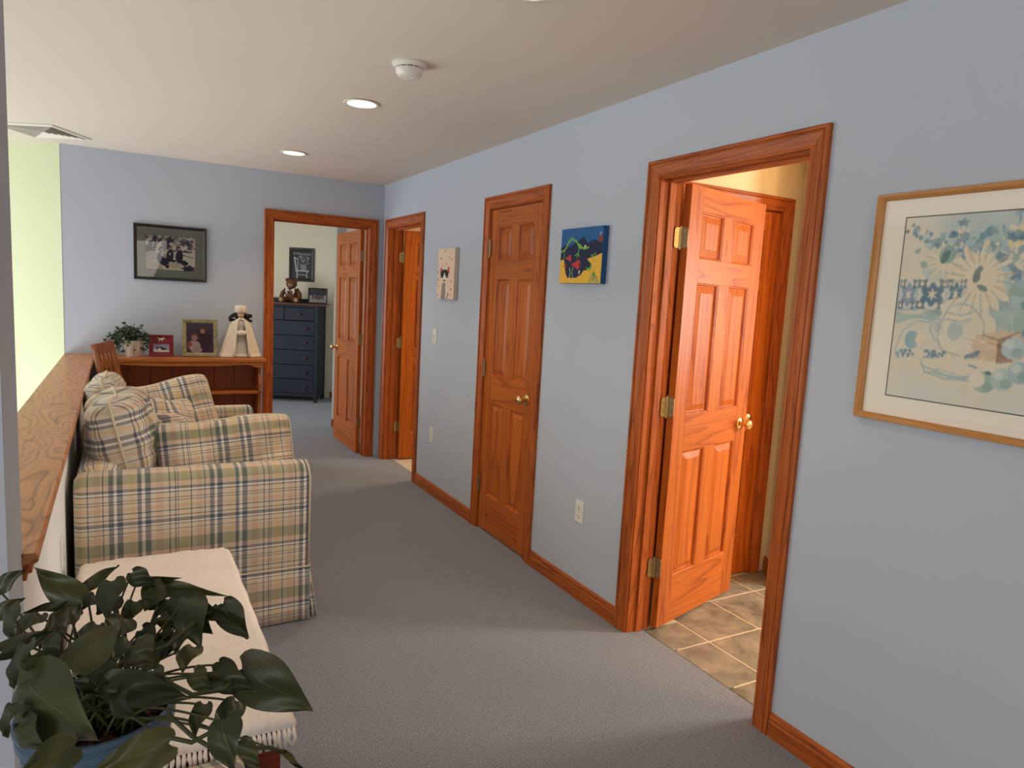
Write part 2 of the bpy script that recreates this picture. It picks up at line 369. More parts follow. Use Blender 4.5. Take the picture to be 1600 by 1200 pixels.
# right wall with the openings: bath 1.63-2.38, closet 3.34-3.955, small bath 5.14-5.89
OB = (1.632, 2.376); OC = (3.338, 3.956); OT = (5.148, 5.888); OF = (-0.930, -0.128); ZT = 2.042
def seg(y0, y1, z0=0.0, z1=H): return (0.0, T, y0, y1, z0, z1)
G_ = 0.018
walls('wall_right', M['blue_paint'], [seg(-3.0, OB[0]-G_), seg(OB[0]-G_, OB[1]+G_, ZT+G_), seg(OB[1]+G_, OC[0]-G_), seg(OC[0]-G_, OC[1]+G_, ZT+G_), seg(OC[1]+G_, OT[0]-G_), seg(OT[0]-G_, OT[1]+G_, ZT+G_), seg(OT[1]+G_, L)], 'long blue hallway wall with three doors')
walls('wall_far', M['blue_paint'], [(-2.40, OF[0]-G_, L, L+T, 0, H), (OF[0]-G_, OF[1]+G_, L, L+T, ZT+G_, H), (OF[1]+G_, 0.12, L, L+T, 0, H)], 'blue wall at the end of the hallway')
fl = MB(); fl.box(-2.44, 0.0, -3.0, 12.5, -0.3, 0.0); fl.box(-4.9, -2.44, -3.0, 1.60, -0.3, 0.0)
fl.box(0.0, 0.09, OB[0], OB[1], -0.3, 0.0); fl.box(0.0, 0.12, OC[0], OC[1], -0.3, 0.0); fl.box(0.0, 0.09, OT[0], OT[1], -0.3, 0.0); fl.box(0.0, 2.5, 7.0, 12.5, -0.3, 0.0); fl.box(-4.9, -2.44, 7.6, 12.5, -0.3, 0.0)
st(fl.build('floor', M['carpet']), 'grey blue carpet')
ce = MB(); ce.box(-5.2, 2.9, -3.2, 12.6, H, H+0.1); st(ce.build('ceiling', M['ceiling_paint']), 'smooth cream ceiling')
# half wall, its cap and the stub wall
def hx(y, off=0.0): return -2.165-(y-1.6)*0.0095+off      # right edge of the cap
hw = MB(); y0, y1 = 1.712, 6.054
def prism_y(b, ya, yb, xl, xr, z0, z1, ax=1):
    P = [(xl(ya), ya, z0), (xr(ya), ya, z0), (xr(yb), yb, z0), (xl(yb), yb, z0), (xl(ya), ya, z1), (xr(ya), ya, z1), (xr(yb), yb, z1), (xl(yb), yb, z1)]
    b.pts(P, [(0, 3, 2, 1), (4, 5, 6, 7), (0, 1, 5, 4), (2, 3, 7, 6), (1, 2, 6, 5), (0, 4, 7, 3)], None, ax)
prism_y(hw, y0, y1, lambda y: -2.375, lambda y: hx(y, -0.034), -0.3, 0.885)
st(hw.build('wall_half', M['white_paint']), 'white half wall beside the stairwell')
cap = MB(); prof = [(-2.405, .896), (-2.405, .912), (-2.400, .918), ('r', -.006, .918), ('r', 0.0, .912), ('r', 0.0, .900), ('r', -.005, .895)]
rings = []
for yy in (1.700, 2.6, 3.5, 4.4, 5.3, 6.052):
    R = []
    for p in prof: R.append((p[0], yy, p[1]) if p[0] != 'r' else (hx(yy)+p[1], yy, p[2]))
    rings.append(R)
cap.loft(rings, True, True, None, 1)
tc = empty('trim_1', (0, 0, 0), label='long oak cap on the half wall', kind='structure')
cap.build('cap_board', M['oak_cap'], tc)
mo = MB()
for (o1, za, zb) in ((-0.012, .872, .895), (-0.022, .856, .872)):
    prism_y(mo, 1.706, 6.052, lambda y: -2.395, lambda y, o1=o1: hx(y, o1), za, zb)
mo.build('cap_moulding', M['oak_trim'], tc, bevel=0.003)
walls('wall_stub', M['blue_paint'], [(-2.50, -2.195, 1.515, 1.713, 0, H), (-4.9, -2.50, 1.58, 1.70, -2.8, H)], 'end of blue wall at the near side of the stairwell')
# stairwell: angled green wall, outer wall with window
gd = Vector((-0.866, 0.5, 0)); gn = Vector((0.5, 0.866, 0)); p0 = Vector((-2.40, 6.052, 0)); p1 = p0+gd*3.1
b = MB(); P = []
for z in (-2.8, H): P += [(p0.x, p0.y, z), (p1.x, p1.y, z), (p1.x+gn.x*.12, p1.y+gn.y*.12, z), (p0.x+gn.x*.12, p0.y+gn.y*.12, z)]
b.pts(P, [(0, 1, 2, 3), (7, 6, 5, 4), (0, 4, 5, 1), (1, 5, 6, 2), (2, 6, 7, 3), (3, 7, 4, 0)])
st(b.build('wall_stairwell', M['green_paint']), 'pale green angled stairwell wall')
walls('wall_left', M['green_paint'], [(-5.0, -4.88, -3.0, -1.8, -2.8, H), (-5.0, -4.88, 0.0, 2.5, -2.8, H), (-5.0, -4.88, -1.8, 0.0, -2.8, 0.8), (-5.0, -4.88, -1.8, 0.0, 2.1, H), (-5.0, -4.88, 2.5, 4.8, 0.25, H), (-5.0, -4.88, 5.5, 7.8, -2.8, 0.4), (-5.0, -4.88, 4.8, 5.5, 0.25, 0.4), (-5.0, -4.88, 2.5, 5.5, -2.8, -2.1), (-5.0, -4.88, 4.8, 7.0, 2.30, H), (-5.0, -4.88, 7.0, 7.8, 0.4, H)])
wf = MB()
for yy in (4.8, 5.87, 6.94): wf.box(-4.97, -4.91, yy, yy+.06, 0.4, 2.30)
for zz in (0.4, 1.3, 2.25): wf.box(-4.965, -4.915, 4.8, 7.0, zz, zz+.05)
for yy in (2.5, 3.97, 5.44): wf.box(-4.97, -4.91, yy, yy+.06, -2.1, 0.25)
for yy in (-1.8, -0.93, -0.06): wf.box(-4.97, -4.91, yy, yy+.06, 0.8, 2.1)  # frame of the invented landing window, added along with its fill lamp
for zz in (-2.1, 0.2): wf.box(-4.965, -4.915, 2.5, 5.5, zz, zz+.05)
st(wf.build('window_1', M['white_plastic']))
walls('floor_lower', M['carpet'], [(-5.0, -2.3, 1.6, 7.8, -2.9, -2.8)])
walls('wall_half_lower', M['green_paint'], [(-2.44, -2.36, 1.7, 6.1, -2.8, -0.3)])
walls('wall_back', M['blue_paint'], [(-5.0, 0.12, -3.12, -3.0, 0, H)])
# ------------------------------------------------------------------ casings, jambs, baseboards
CW = 0.072
PROF = [(0, 0), (0, .009), (.004, .0115), (.010, .0115), (.013, .0085), (.018, .0095), (.034, .014), (.050, .0165), (.053, .0125), (.057, .0125), (.059, .0185), (.068, .0185), (.072, .015), (.072, 0)]
def casing(par, org, du, dn, w, zt, mat=None, left=True, right=True):
    """org: foot of the left inner edge on the wall face; du along the wall; dn out of the wall"""
    mat = mat or M['oak_trim']; org, du, dn = Vector(org), Vector(du), Vector(dn); Z = Vector((0, 0, 1))
    def leg(side):
        A = []; B = []; G = []
        for r_ in (0, 1):
            for u, v in PROF:
                base = org-du*u if side < 0 else org+du*(w+u)
                z = 0.0 if r_ == 0 else zt+u
                (A if r_ == 0 else B).append(base+dn*v+Z*z); G.append((u, v, z))
        MB().loft([A, B], True, True, G).build('casing', mat, par)
    if left: leg(-1)
    if right: leg(1)
    A = []; B = []; G = []
    for e in (0, 1):
        for u, v in PROF:
            x = -u if e == 0 else w+u
            (A if e == 0 else B).append(org+du*x+dn*v+Z*(zt+u)); G.append((u, v, x))
    MB().loft([A, B], True, True, G).build('casing', mat, par)
def lbox(par, name, mat, org, du, dn, u0, u1, n0, n1, z0, z1, ax='z', bevel=0.0015):
    org, du, dn = Vector(org), Vector(du), Vector(dn); P = []; G = []
    for z in (z0, z1):
        for n in (n0, n1):
            for u in (u0, u1): P.append(org+du*u+dn*n+Vector((0, 0, z))); G.append((n, z, u) if ax == 'u' else ((u, z, n) if ax == 'n' else (u, n, z)))
    return MB().pts(P, [(0, 2, 3, 1), (4, 5, 7, 6), (0, 1, 5, 4), (2, 6, 7, 3), (0, 4, 6, 2), (1, 3, 7, 5)], G).build(name, mat, par, bevel=bevel)
def frame(name, label, org, du, dn, w, stop=None, back=True, zt=ZT-.006, thick=T, front=True):
    """door frame: casing on both faces, jambs and stop. org on the front wall face, dn points out of it"""
    par = empty(name, (0, 0, 0), label=label, kind='structure'); org, du, dn = Vector(org), Vector(du), Vector(dn); r = 0.005
    if front: casing(par, org+du*(-0.0+(-r)), du, dn, w+2*r, zt+r)
    if back: casing(par, org-dn*thick-du*r, du, -dn, w+2*r, zt+r)
    m = M['oak_trim']
    lbox(par, 'jamb', m, org, du, dn, -.018, 0, -thick, 0, 0, zt+.018); lbox(par, 'jamb', m, org, du, dn, w, w+.018, -thick, 0, 0, zt+.018); lbox(par, 'jamb', m, org, du, dn, 0, w, -thick, 0, zt, zt+.018, 'u')
    if stop:
        a, c = stop
        lbox(par, 'stop', m, org, du, dn, 0, .011, a, c, 0, zt); lbox(par, 'stop', m, org, du, dn, w-.011, w, a, c, 0, zt); lbox(par, 'stop', m, org, du, dn, .011, w-.011, a, c, zt-.011, zt, 'u')
    return par
frame('trim_2', 'oak casing and jamb around the open bathroom doorway nearest the camera', (0, OB[1], 0), (0, -1, 0), (-1, 0, 0), OB[1]-OB[0], (-.080, -.045))
frame('trim_3', 'oak casing around the closed closet door', (0, OC[1], 0), (0, -1, 0), (-1, 0, 0), OC[1]-OC[0], (-.075, -.040), back=False)
frame('trim_4', 'oak casing of the narrow doorway beside the far corner', (0, OT[1], 0), (0, -1, 0), (-1, 0, 0), OT[1]-OT[0], (-.080, -.045))
frame('trim_5', 'oak casing of the bedroom doorway in the far wall', (OF[0], L, 0), (1, 0, 0), (0, -1, 0), OF[1]-OF[0], (-.080, -.045))
BP = [(0, 0), (.014, 0), (.014, .058), (.010, .062), (.010, .066), (.013, .069), (.011, .078), (.006, .085), (0, .087)]
def baseboard(name, a, b_, dn, label=None):
    a, b_, dn = Vector(a), Vector(b_), Vector(dn); A = [a+dn*v+Vector((0, 0, z)) for v, z in BP]; B = [b_+dn*v+Vector((0, 0, z)) for v, z in BP]; Ln = (b_-a).length
    G = [(v, z, 0) for v, z in BP]+[(v, z, Ln) for v, z in BP]
    return st(MB().loft([A, B], True, True, G).build(name, M['oak_trim']), label)
e = CW+.007
baseboard('baseboard_right', (0, -3, 0), (0, OB[0]-e, 0), (-1, 0, 0), 'oak baseboard under the large floral picture')
baseboard('baseboard_right', (0, OB[1]+e, 0), (0, OC[0]-e, 0), (-1, 0, 0), 'oak baseboard between bathroom door and closet door')
baseboard('baseboard_right', (0, OC[1]+e, 0), (0, OT[0]-e, 0), (-1, 0, 0), 'short oak baseboard left of the closet door')
baseboard('baseboard_far', (-2.2, L, 0), (OF[0]-e, L, 0), (0, -1, 0))
# ------------------------------------------------------------------ doors
def panel_mesh(w, h, t):
    """raised panel filling an opening w x h in a slab of thickness t; both faces"""
    b = MB()
    rows = [(0.0, 0.0), (.003, .003), (.006, .0035), (.0095, .013), (.014, .0145), (.0175, .0135), (.042, .0045), (.044, .0028)]
    for sgn in (-1, 1):
        R = []
        for ins, d in rows:
            y = sgn*(t/2-d); R.append([(ins, y, ins), (w-ins, y, ins), (w-ins, y, h-ins), (ins, y, h-ins)])
        n = 4; P = [p for r in R for p in r]; F = []
        for i in range(len(R)-1):
            for j in range(4): k = (j+1) % 4; F.append((i*4+j, i*4+k, i*4+4+k, i*4+4+j))
        F.append(tuple((len(R)-1)*4+j for j in range(4))); b.pts(P, F)
    return b
def knob_set(par, u, z, side, name='knob', r=.028):
    # side: +1/-1 along local y, door face at y = side*t/2
    b = MB(); y0 = side*.0175
    prof = [(0.0, 0), (.033, 0), (.033, .004), (.026, .009), (.012, .012), (.011, .030), (.020, .036), (.027, .044), (.028, .052), (.024, .060), (.014, .065), (.004, .066)]
    b.lathe([(max(a, .0005), y0+side*c) for a, c in prof], 28, (u, 0, z), 'y')
    return b.build(name, M['brass'], par, smooth=True, auto=45)
def hinge_mesh(par, org, d1, d2, z, w=.033, name='hinge', h=.089):
    """two leaves from the pin: d1 and d2 unit directions"""
    org = Vector(org); hg = MB()
    for d in (d1, d2):
        d = Vector(d).normalized(); nrm = Vector((-d.y, d.x, 0)); k = .012; pts2 = []
        for (cx, cz, a0) in ((w-k, h/2-k, 0), (0, h/2, None), (0, -h/2, None), (w-k, -h/2+k, -90)):
            if a0 is None: pts2.append((cx, cz))
            else:
                rng = [90, 60, 30, 0] if a0 == 0 else [0, -30, -60, -90]
                pts = [(cx+k*math.cos(math.radians(t)), cz+k*math.sin(math.radians(t))) for t in rng]
                if a0 == 0: pts2 = pts[::-1]+pts2
                else: pts2 += pts[::-1]
        A = [org+d*u-nrm*.0015+Vector((0, 0, z+v)) for u, v in pts2]; B = [org+d*u+nrm*.0015+Vector((0, 0, z+v)) for u, v in pts2]
        hg.loft([A, B], True, True)
    hg.tube([org+Vector((0, 0, z-h/2-.006)), org+Vector((0, 0, z+h/2+.006))], .0065, 10)
    o = hg.build(name, M['old_brass'], par)
    sc = MB()
    for d in (d1, d2):
        d = Vector(d).normalized(); nrm = Vector((-d.y, d.x, 0))
        for u, v in ((.020, .030), (.026, 0), (.020, -.030)):
            for s_ in (-1, 1):
                c = org+d*u+Vector((0, 0, z+v)); sc.tube([c, c+nrm*s_*.0026], .004, 8)
    sc.build('screw', M['steel'], o, kind='stuff')
    return o
def six_panel(name, label, pin, direction, w, side_of_slab, knobs=True, latch_u=None, hz=(1.80, 1.052, .30), mat=None, z0=.010):
    """pin: hinge-side corner; direction: angle of the slab width; slab centre plane offset given by side_of_slab*(t/2) on local y"""
    mat = mat or M['pine_door']; t = .035; h = 2.022
    root = empty(name, (pin[0], pin[1], 0), direction, label=label, kind='structure')
    yc = side_of_slab*t/2; g = empty  # parts are offset in their own coordinates
    S_ = .105 if w > .65 else .092; MU = .10 if w > .65 else .088
    def part(nm, b, **k): o = b.build(nm, mat, root, bevel=.0008, **k); o.location = (0, yc, 0); return o
    part('stile', MB().box(0, S_, -t/2, t/2, z0, z0+h)); part('stile', MB().box(w-S_, w, -t/2, t/2, z0, z0+h))
    rails = [(z0, .240), (.840, 1.010), (1.612, 1.720), (1.925, z0+h)]
    for a, c in rails: part('rail', MB().box(S_, w-S_, -t/2, t/2, a, c, 0))
    pw = (w-2*S_-MU)/2
    for (a, c) in ((.240, .840), (1.010, 1.612), (1.720, 1.925)):
        part('mullion', MB().box(S_+pw, S_+pw+MU, -t/2, t/2, a, c))
        for x in (S_, S_+pw+MU):
            o = panel_mesh(pw, c-a, t).build('panel', mat, root); o.location = (x, yc, a)
    if knobs:
        u = latch_u or w-.065
        for sd in ((-1, 1) if knobs is True else knobs):
            k = knob_set(root, u, .925, sd); k.location = (0, yc, 0)
    return root
# bathroom door, open about 106 degrees
a = math.atan2(.195, .67); dd = Vector((math.cos(a), math.sin(a), 0)); pin = Vector((.128, OB[1]-.004, 0))
six_panel('door_1', 'glowing orange six panel wooden door standing open into the tiled bathroom', (pin.x+dd.x*.006, pin.y+dd.y*.006), a, .705, -1)
hr = bpy.data.objects['door_1']
pe = empty('trim_6', (0, 0, 0), label='brass hinges on the bathroom door', kind='structure')
nd = Vector((dd.y, -dd.x, 0))
for z in (1.80, 1.052, .30): hinge_mesh(pe, pin+Vector((-.001, -.001, 0)), (-1, -0.02, 0), nd+dd*.08, z, .036)
# closed closet door flush with the hall face
six_panel('door_2', 'closed six panel wooden closet door with brass knob', (.0215, OC[1]-.003), -PI/2, OC[1]-OC[0]-.006, 0, latch_u=OC[1]-OC[0]-.075, knobs=(-1,))
pe = empty('trim_7', (0, 0, 0), label='dark brass hinges on the closed closet door', kind='structure')
for z in (1.80, 1.052, .30): hinge_mesh(pe, (-.003, OC[1]-.002, 0), (0.02, 1, 0), (0.02, -1, 0), z, .010, h=.1)
# small bathroom door, open 90 degrees
six_panel('door_3', 'narrowly seen wooden door open inside the doorway beside the far corner', (.130, OT[1]-.008), math.radians(-1), .72, -1)
pe = empty('trim_8', (0, 0, 0), label='brass hinges in the doorway beside the far corner', kind='structure')
for z in (1.80, 1.052, .30): hinge_mesh(pe, (.126, OT[1]-.004, 0), (-1, -0.02, 0), (0.02, -1, 0), z, .036)
# bedroom door, open 90 degrees into the bedroom
six_panel('door_4', 'glossy wooden six panel door standing open into the bedroom', (OF[1]-.004, L+T+.008), math.radians(90.5), .765, 1)
pe = empty('trim_9', (0, 0, 0), label='brass hinges on the bedroom door', kind='structure')
for z in (1.80, 1.052, .30): hinge_mesh(pe, (OF[1]-.004, L+T+.003, 0), (-.02, -1, 0), (-1, .02, 0), z, .034)
# ------------------------------------------------------------------ closet and bathrooms
walls('wall_closet', M['white_paint'], [(.7, .78, 3.0, 4.3, 0, H), (.12, .7, 2.95, 3.03, 0, H), (.12, .7, 4.25, 4.33, 0, H)])
walls('floor_closet', M['carpet'], [(.12, .7, 3.03, 4.25, -.1, 0)])
b = MB().box(.12, 2.8, -.2, 2.86, -.1, -.0028); bf = st(b.build('floor_bathroom', M['grout']), 'grey slate tiled bathroom floor')
tm = {}
TS = .327
for i in range(-1, 8):
    for j in range(-6, 3):
        x0, x1 = .306-TS+i*TS, .306+i*TS; y0_, y1_ = 2.162+j*TS, 2.162+(j+1)*TS
        x0 = max(x0, .092); x1 = min(x1, 2.7); y0_ = max(y0_, .0); y1_ = min(y1_, 2.69)
        if i == -1 or x1-x0 < .03: continue
        if x0 < .125: y0_ = max(y0_, OB[0]); y1_ = min(y1_, OB[1])
        if y1_-y0_ < .03: 
            continue
        q = MB().box(x0+.0035, x1-.0035, y0_+.0035, y1_-.0035, -.012, -.001); rr = random.random()*9
        q.g = [(g[0]+rr*3, g[1]+rr, g[2]) for g in q.g]
        q.build('tile', M['tile'], bf, bevel=.003)
# walls around the bathroom
walls('wall_bathroom', M['bath_paint'], [(.121, .40, 2.69, 2.81, 0, H), (.40, 1.14, 2.69, 2.81, ZT+.02, H), (1.14, 2.8, 2.69, 2.81, 0, H), (2.7, 2.82, 1.75, 2.69, 0, H), (2.7, 2.82, -.2, .45, 0, H), (2.7, 2.82, .45, 1.75, 0, .9), (2.7, 2.82, .45, 1.75, 2.1, H), (.12, 2.8, -.3, -.2, 0, H), (.12, .128, -.2, OB[0]-.09, 0, H), (.12, .128, OB[0]-.09, OB[1]+.09, ZT+.09, H), (.12, .128, OB[1]+.09, 2.69, 0, H)], 'cream bathroom wall')
# angled wall end in the bathroom
q0 = Vector((1.262, 2.69, 0)); q1 = q0+Vector((-.5, -.70, 0)).normalized()*.26; b = MB(); P = []
for z in (0, H): P += [(q0.x, q0.y, z), (q1.x, q1.y, z), (q1.x+.1, q1.y-.06, z), (q0.x+.2, q0.y, z)]
b.pts(P, [(0, 1, 2, 3), (7, 6, 5, 4), (0, 4, 5, 1), (1, 5, 6, 2), (2, 6, 7, 3), (3, 7, 4, 0)])
st(b.build('wall_angled', M['bath_paint']), 'angled cream wall with light switch inside the bathroom')
dq = (q1-q0).normalized(); nq = Vector((dq.y, -dq.x, 0)); 
baseboard('baseboard_bathroom', q0, q1, nq, 'short oak baseboard deep in the bathroom')
frame('trim_10', 'oak casing of the closed door inside the bathroom', (.44, 2.69, 0), (1, 0, 0), (0, -1, 0), .68, (-.075, -.04), back=False)
six_panel('door_5', 'closed wooden door behind the open bathroom door', (.443, 2.7115), 0, .674, 0, latch_u=.50+.005, knobs=(-1,))
walls('wall_linen', M['dark'], [(.35, 1.25, 2.83, 2.86, 0, H)])
# small bathroom beyond the far right doorway
walls('floor_small_bathroom', M['light_tile'], [(.09, 2.2, OT[0], OT[1], -.1, -.001), (.12, 2.2, 4.4, OT[0], -.1, -.001), (.12, 2.2, OT[1], 6.9, -.1, -.001)])
walls('wall_small_bathroom', M['bath_paint'], [(2.2, 2.3, 4.4, 6.9, 0, H), (.12, 2.2, 4.33, 4.42, 0, H), (.12, 2.2, 6.05, 6.13, 0, H)])
# bedroom
baseboard('baseboard_bedroom', (0.6, 9.37, 0), (0.1, 9.63, 0), (-.46, -.89, 0))
ang = math.radians(27); DW = Vector((-math.cos(ang), math.sin(ang), 0)); NW = Vector((math.sin(ang), math.cos(ang), 0))
def obox(b, org, d, n, u0, u1, n0, n1, z0, z1):
    org, d, n = Vector(org), Vector(d), Vector(n); P = [org+d*u+n*v+Vector((0, 0, z)) for z in (z0, z1) for v in (n0, n1) for u in (u0, u1)]
    b.pts(P, [(0, 2, 3, 1), (4, 5, 7, 6), (0, 1, 5, 4), (2, 6, 7, 3), (0, 4, 6, 2), (1, 3, 7, 5)])
QW = Vector((.46, 9.50, 0)); b = MB(); obox(b, QW, DW, NW, -1.5, 4.6, 0, .12, 0, H); st(b.build('wall_bedroom', M['cream_paint']), 'cream bedroom wall behind the dresser')
bpy.data.objects.remove(bpy.data.objects['baseboard_bedroom']); baseboard('baseboard_bedroom', QW-DW*1.2, QW+DW*.02, -NW, 'oak baseboard beside the blue dresser')
b = MB(); obox(b, (-.05, 7.50, 0), (.866, -.5, 0), (.5, .866, 0), 0, 1.4, 0, .12, 0, H); obox(b, (-.05, 7.50, 0), (.5, .866, 0), (.866, -.5, 0), 0.0, 2.2, 0.02, .12, 0, H)
st(b.build('wall_bedroom_corner', M['white_paint']), 'pale wall corner behind the open bedroom door')
baseboard('baseboard_corner', (-.05, 7.50, 0), (1.1, 6.836, 0), (-.5, -.866, 0), 'oak baseboard behind the open bedroom door')
walls('wall_bedroom_left', M['cream_paint'], [(-3.12, -3.0, 6.4, 7.2, 0, H), (-3.12, -3.0, 9.2, 12.0, 0, H), (-3.12, -3.0, 7.2, 9.2, 0, .6), (-3.12, -3.0, 7.2, 9.2, 2.1, H)])
walls('wall_bedroom_inner', M['cream_paint'], [(-2.40, OF[0]-.10, L+T, L+T+.01, 0, H), (OF[1]+.10, .9, L+T, L+T+.01, 0, H), (OF[0]-.10, OF[1]+.10, L+T, L+T+.01, ZT+.09, H)])
# ------------------------------------------------------------------ ceiling fittings
def down_light(x, y, label):
    r = empty('ceiling_light', (x, y, H), label=label, cat='ceiling light', group='recessed ceiling lights')
    MB().lathe([(.070, -.001), (.086, -.001), (.090, -.003), (.086, -.007), (.074, -.006), (.070, -.004)], 40).build('trim_ring', M['vent_metal'], r, smooth=True)
    MB().lathe([(.0712, -.0022), (.0712, -.0045), (.050, -.0075), (.02, -.009), (.001, -.0094)], 40).build('lens', M['bulb'], r, smooth=True)
    l = bpy.data.lights.new('bulb_light', 'SPOT'); l.energy = 26; l.color = (1, .80, .58); l.spot_size = math.radians(120); l.spot_blend = .8; l.shadow_soft_size = .06
    o = bpy.data.objects.new('bulb_light', l); COL.objects.link(o); o.location = (x, y, H-.03)
down_light(-.964, 3.535, 'round lit recessed ceiling light just left of the smoke detector')
down_light(-.968, 5.125, 'small far lit recessed ceiling light nearest the end wall')
down_light(-.93, 1.925, 'recessed ceiling light barely showing at the top edge of the picture')
sd = empty('smoke_detector', (-.982, 2.815, H), label='round white smoke detector on the ceiling', cat='smoke detector')
MB().lathe([(.070, 0), (.071, -.006), (.064, -.010), (.060, -.016), (.056, -.018)], 40).build('base', M['white_plastic'], sd, smooth=True, auto=50)
MB().lathe([(.050, -.017), (.050, -.024)], 40).build('vent_slot', M['dark'], sd, smooth=True)
MB().lathe([(.055, -.022), (.056, -.025), (.052, -.040), (.043, -.052), (.034, -.055), (.001, -.056)], 40).build('cover', M['white_plastic'], sd, smooth=True, auto=50)
b = MB()
for k in range(12): a_ = 2*PI*k/12; c, s_ = math.cos(a_), math.sin(a_); b.tube([(.0525*c, .0525*s_, -.017), (.0535*c, .0535*s_, -.024)], .0028, 6)
for k in range(4): b.tube([(-.018+k*.006, -.040, -.0525), (-.018+k*.006, -.040, -.0545)], .0018, 6)
b.build('rib', M['white_plastic'], sd, kind='stuff')
MB().lathe([(.008, -.055), (.008, -.0585), (.006, -.060), (.001, -.060)], 16, (.012, -.015, 0)).build('test_button', M['vent_metal'], sd, smooth=True)
# vent grille, square with louvres stepping to the middle
vc = Vector((-2.46, 5.62, H)); vr = empty('air_vent', vc, math.radians(-30), label='square louvred air vent in the ceiling over the stairwell', cat='air vent')
hs = .20
def sqring(b, r0, r1, z0, z1, cx=0, cy=0):
    c0 = [(-r0, -r0), (r0, -r0), (r0, r0), (-r0, r0)]; c1 = [(-r1, -r1), (r1, -r1), (r1, r1), (-r1, r1)]
    for i in range(4):
        j = (i+1) % 4; P = [(c0[i][0], c0[i][1], z0), (c0[j][0], c0[j][1], z0), (c1[j][0], c1[j][1], z1), (c1[i][0], c1[i][1], z1)]; P += [(p[0], p[1], p[2]+.002) for p in P]
        b.pts(P, [(0, 1, 2, 3), (7, 6, 5, 4), (0, 4, 5, 1), (1, 5, 6, 2), (2, 6, 7, 3), (3, 7, 4, 0)])
b = MB(); sqring(b, hs, hs-.028, -.004, -.010); b.build('frame', M['vent_metal'], vr)
bx('backing', M['vent_dark'], -hs+.02, hs-.02, -hs+.02, hs-.02, -.0025, -.0008, vr)
for k in range(6):
    b = MB(); r0 = hs-.032-k*.027; sqring(b, r0, r0-.013, -.014, -.004); b.build('louvre', M['vent_metal'], vr)
# ------------------------------------------------------------------ switches and outlets on the right wall
def plate(name, x, y, z, label, cat, dn=(-1, 0, 0), kind='outlet'):
    ang_ = math.atan2(dn[1], dn[0])+PI/2   # local -y faces outwards
    r = empty(name, (x, y, z), ang_, label=label, cat=cat)
    MB().box(-.035, .035, -.006, 0, -.057, .057).build('cover_plate', M['white_plastic'], r, bevel=.003)
    if kind == 'outlet':
        for zz in (-.022, .022):
            f = MB().box(-.016, .016, -.0085, -.0055, zz-.014, zz+.014).build('socket', M['white_plastic'], r, bevel=.003)
            q = MB()
            for xx in (-.006, .006): q.box(xx-.0012, xx+.0012, -.0090, -.0084, zz-.002, zz+.007)
            q.box(-.002, .002, -.0090, -.0084, zz-.010, zz-.006); q.build('slot', M['dark'], f)
        MB().lathe([(.0005, -.0075), (.003, -.0075), (.003, -.0055)], 10, (0, 0, 0), 'y').build('screw', M['steel'], r)
    else:
        MB().box(-.012, .012, -.0075, -.0055, -.02, .02).build('toggle_frame', M['vent_metal'], r)
        MB().pts([(-.005, -.007, -.008), (.005, -.007, -.008), (.005, -.007, .006), (-.005, -.007, .006), (-.004, -.018, .004), (.004, -.018, .004), (.004, -.016, .010), (-.004, -.016, .010)], [(0, 3, 2, 1), (4, 5, 6, 7), (0, 1, 5, 4), (1, 2, 6, 5), (2, 3, 7, 6), (3, 0, 4, 7)]).build('toggle', M['white_plastic'], r, bevel=.001)
        for zz in (-.042, .042): MB().lathe([(.0005, -.0075), (.003, -.0075), (.003, -.0055)], 10, (0, 0, zz), 'y').build('screw', M['steel'], r)
    return r
plate('wall_outlet', 0, 2.807, .446, 'ivory wall outlet between the closet door and the bathroom doorway', 'outlet')
plate('wall_outlet', 0, 4.78, .446, 'small ivory wall outlet left of the closet door, below the light switch', 'outlet')
plate('light_switch', 0, 4.793, 1.19, 'ivory light switch on blue wall below the cat painting', 'light switch', kind='switch')
plate('wall_outlet', hx(2.83, -.034), 2.83, .52, 'white outlet plate low on the half wall beside the sofa', 'outlet', dn=(1, 0, 0))
qm = q0+dq*.13; plate('light_switch', qm.x, qm.y, 1.19, 'pale light switch inside the bathroom, right of the closed inner door', 'light switch', dn=tuple(nq), kind='switch')
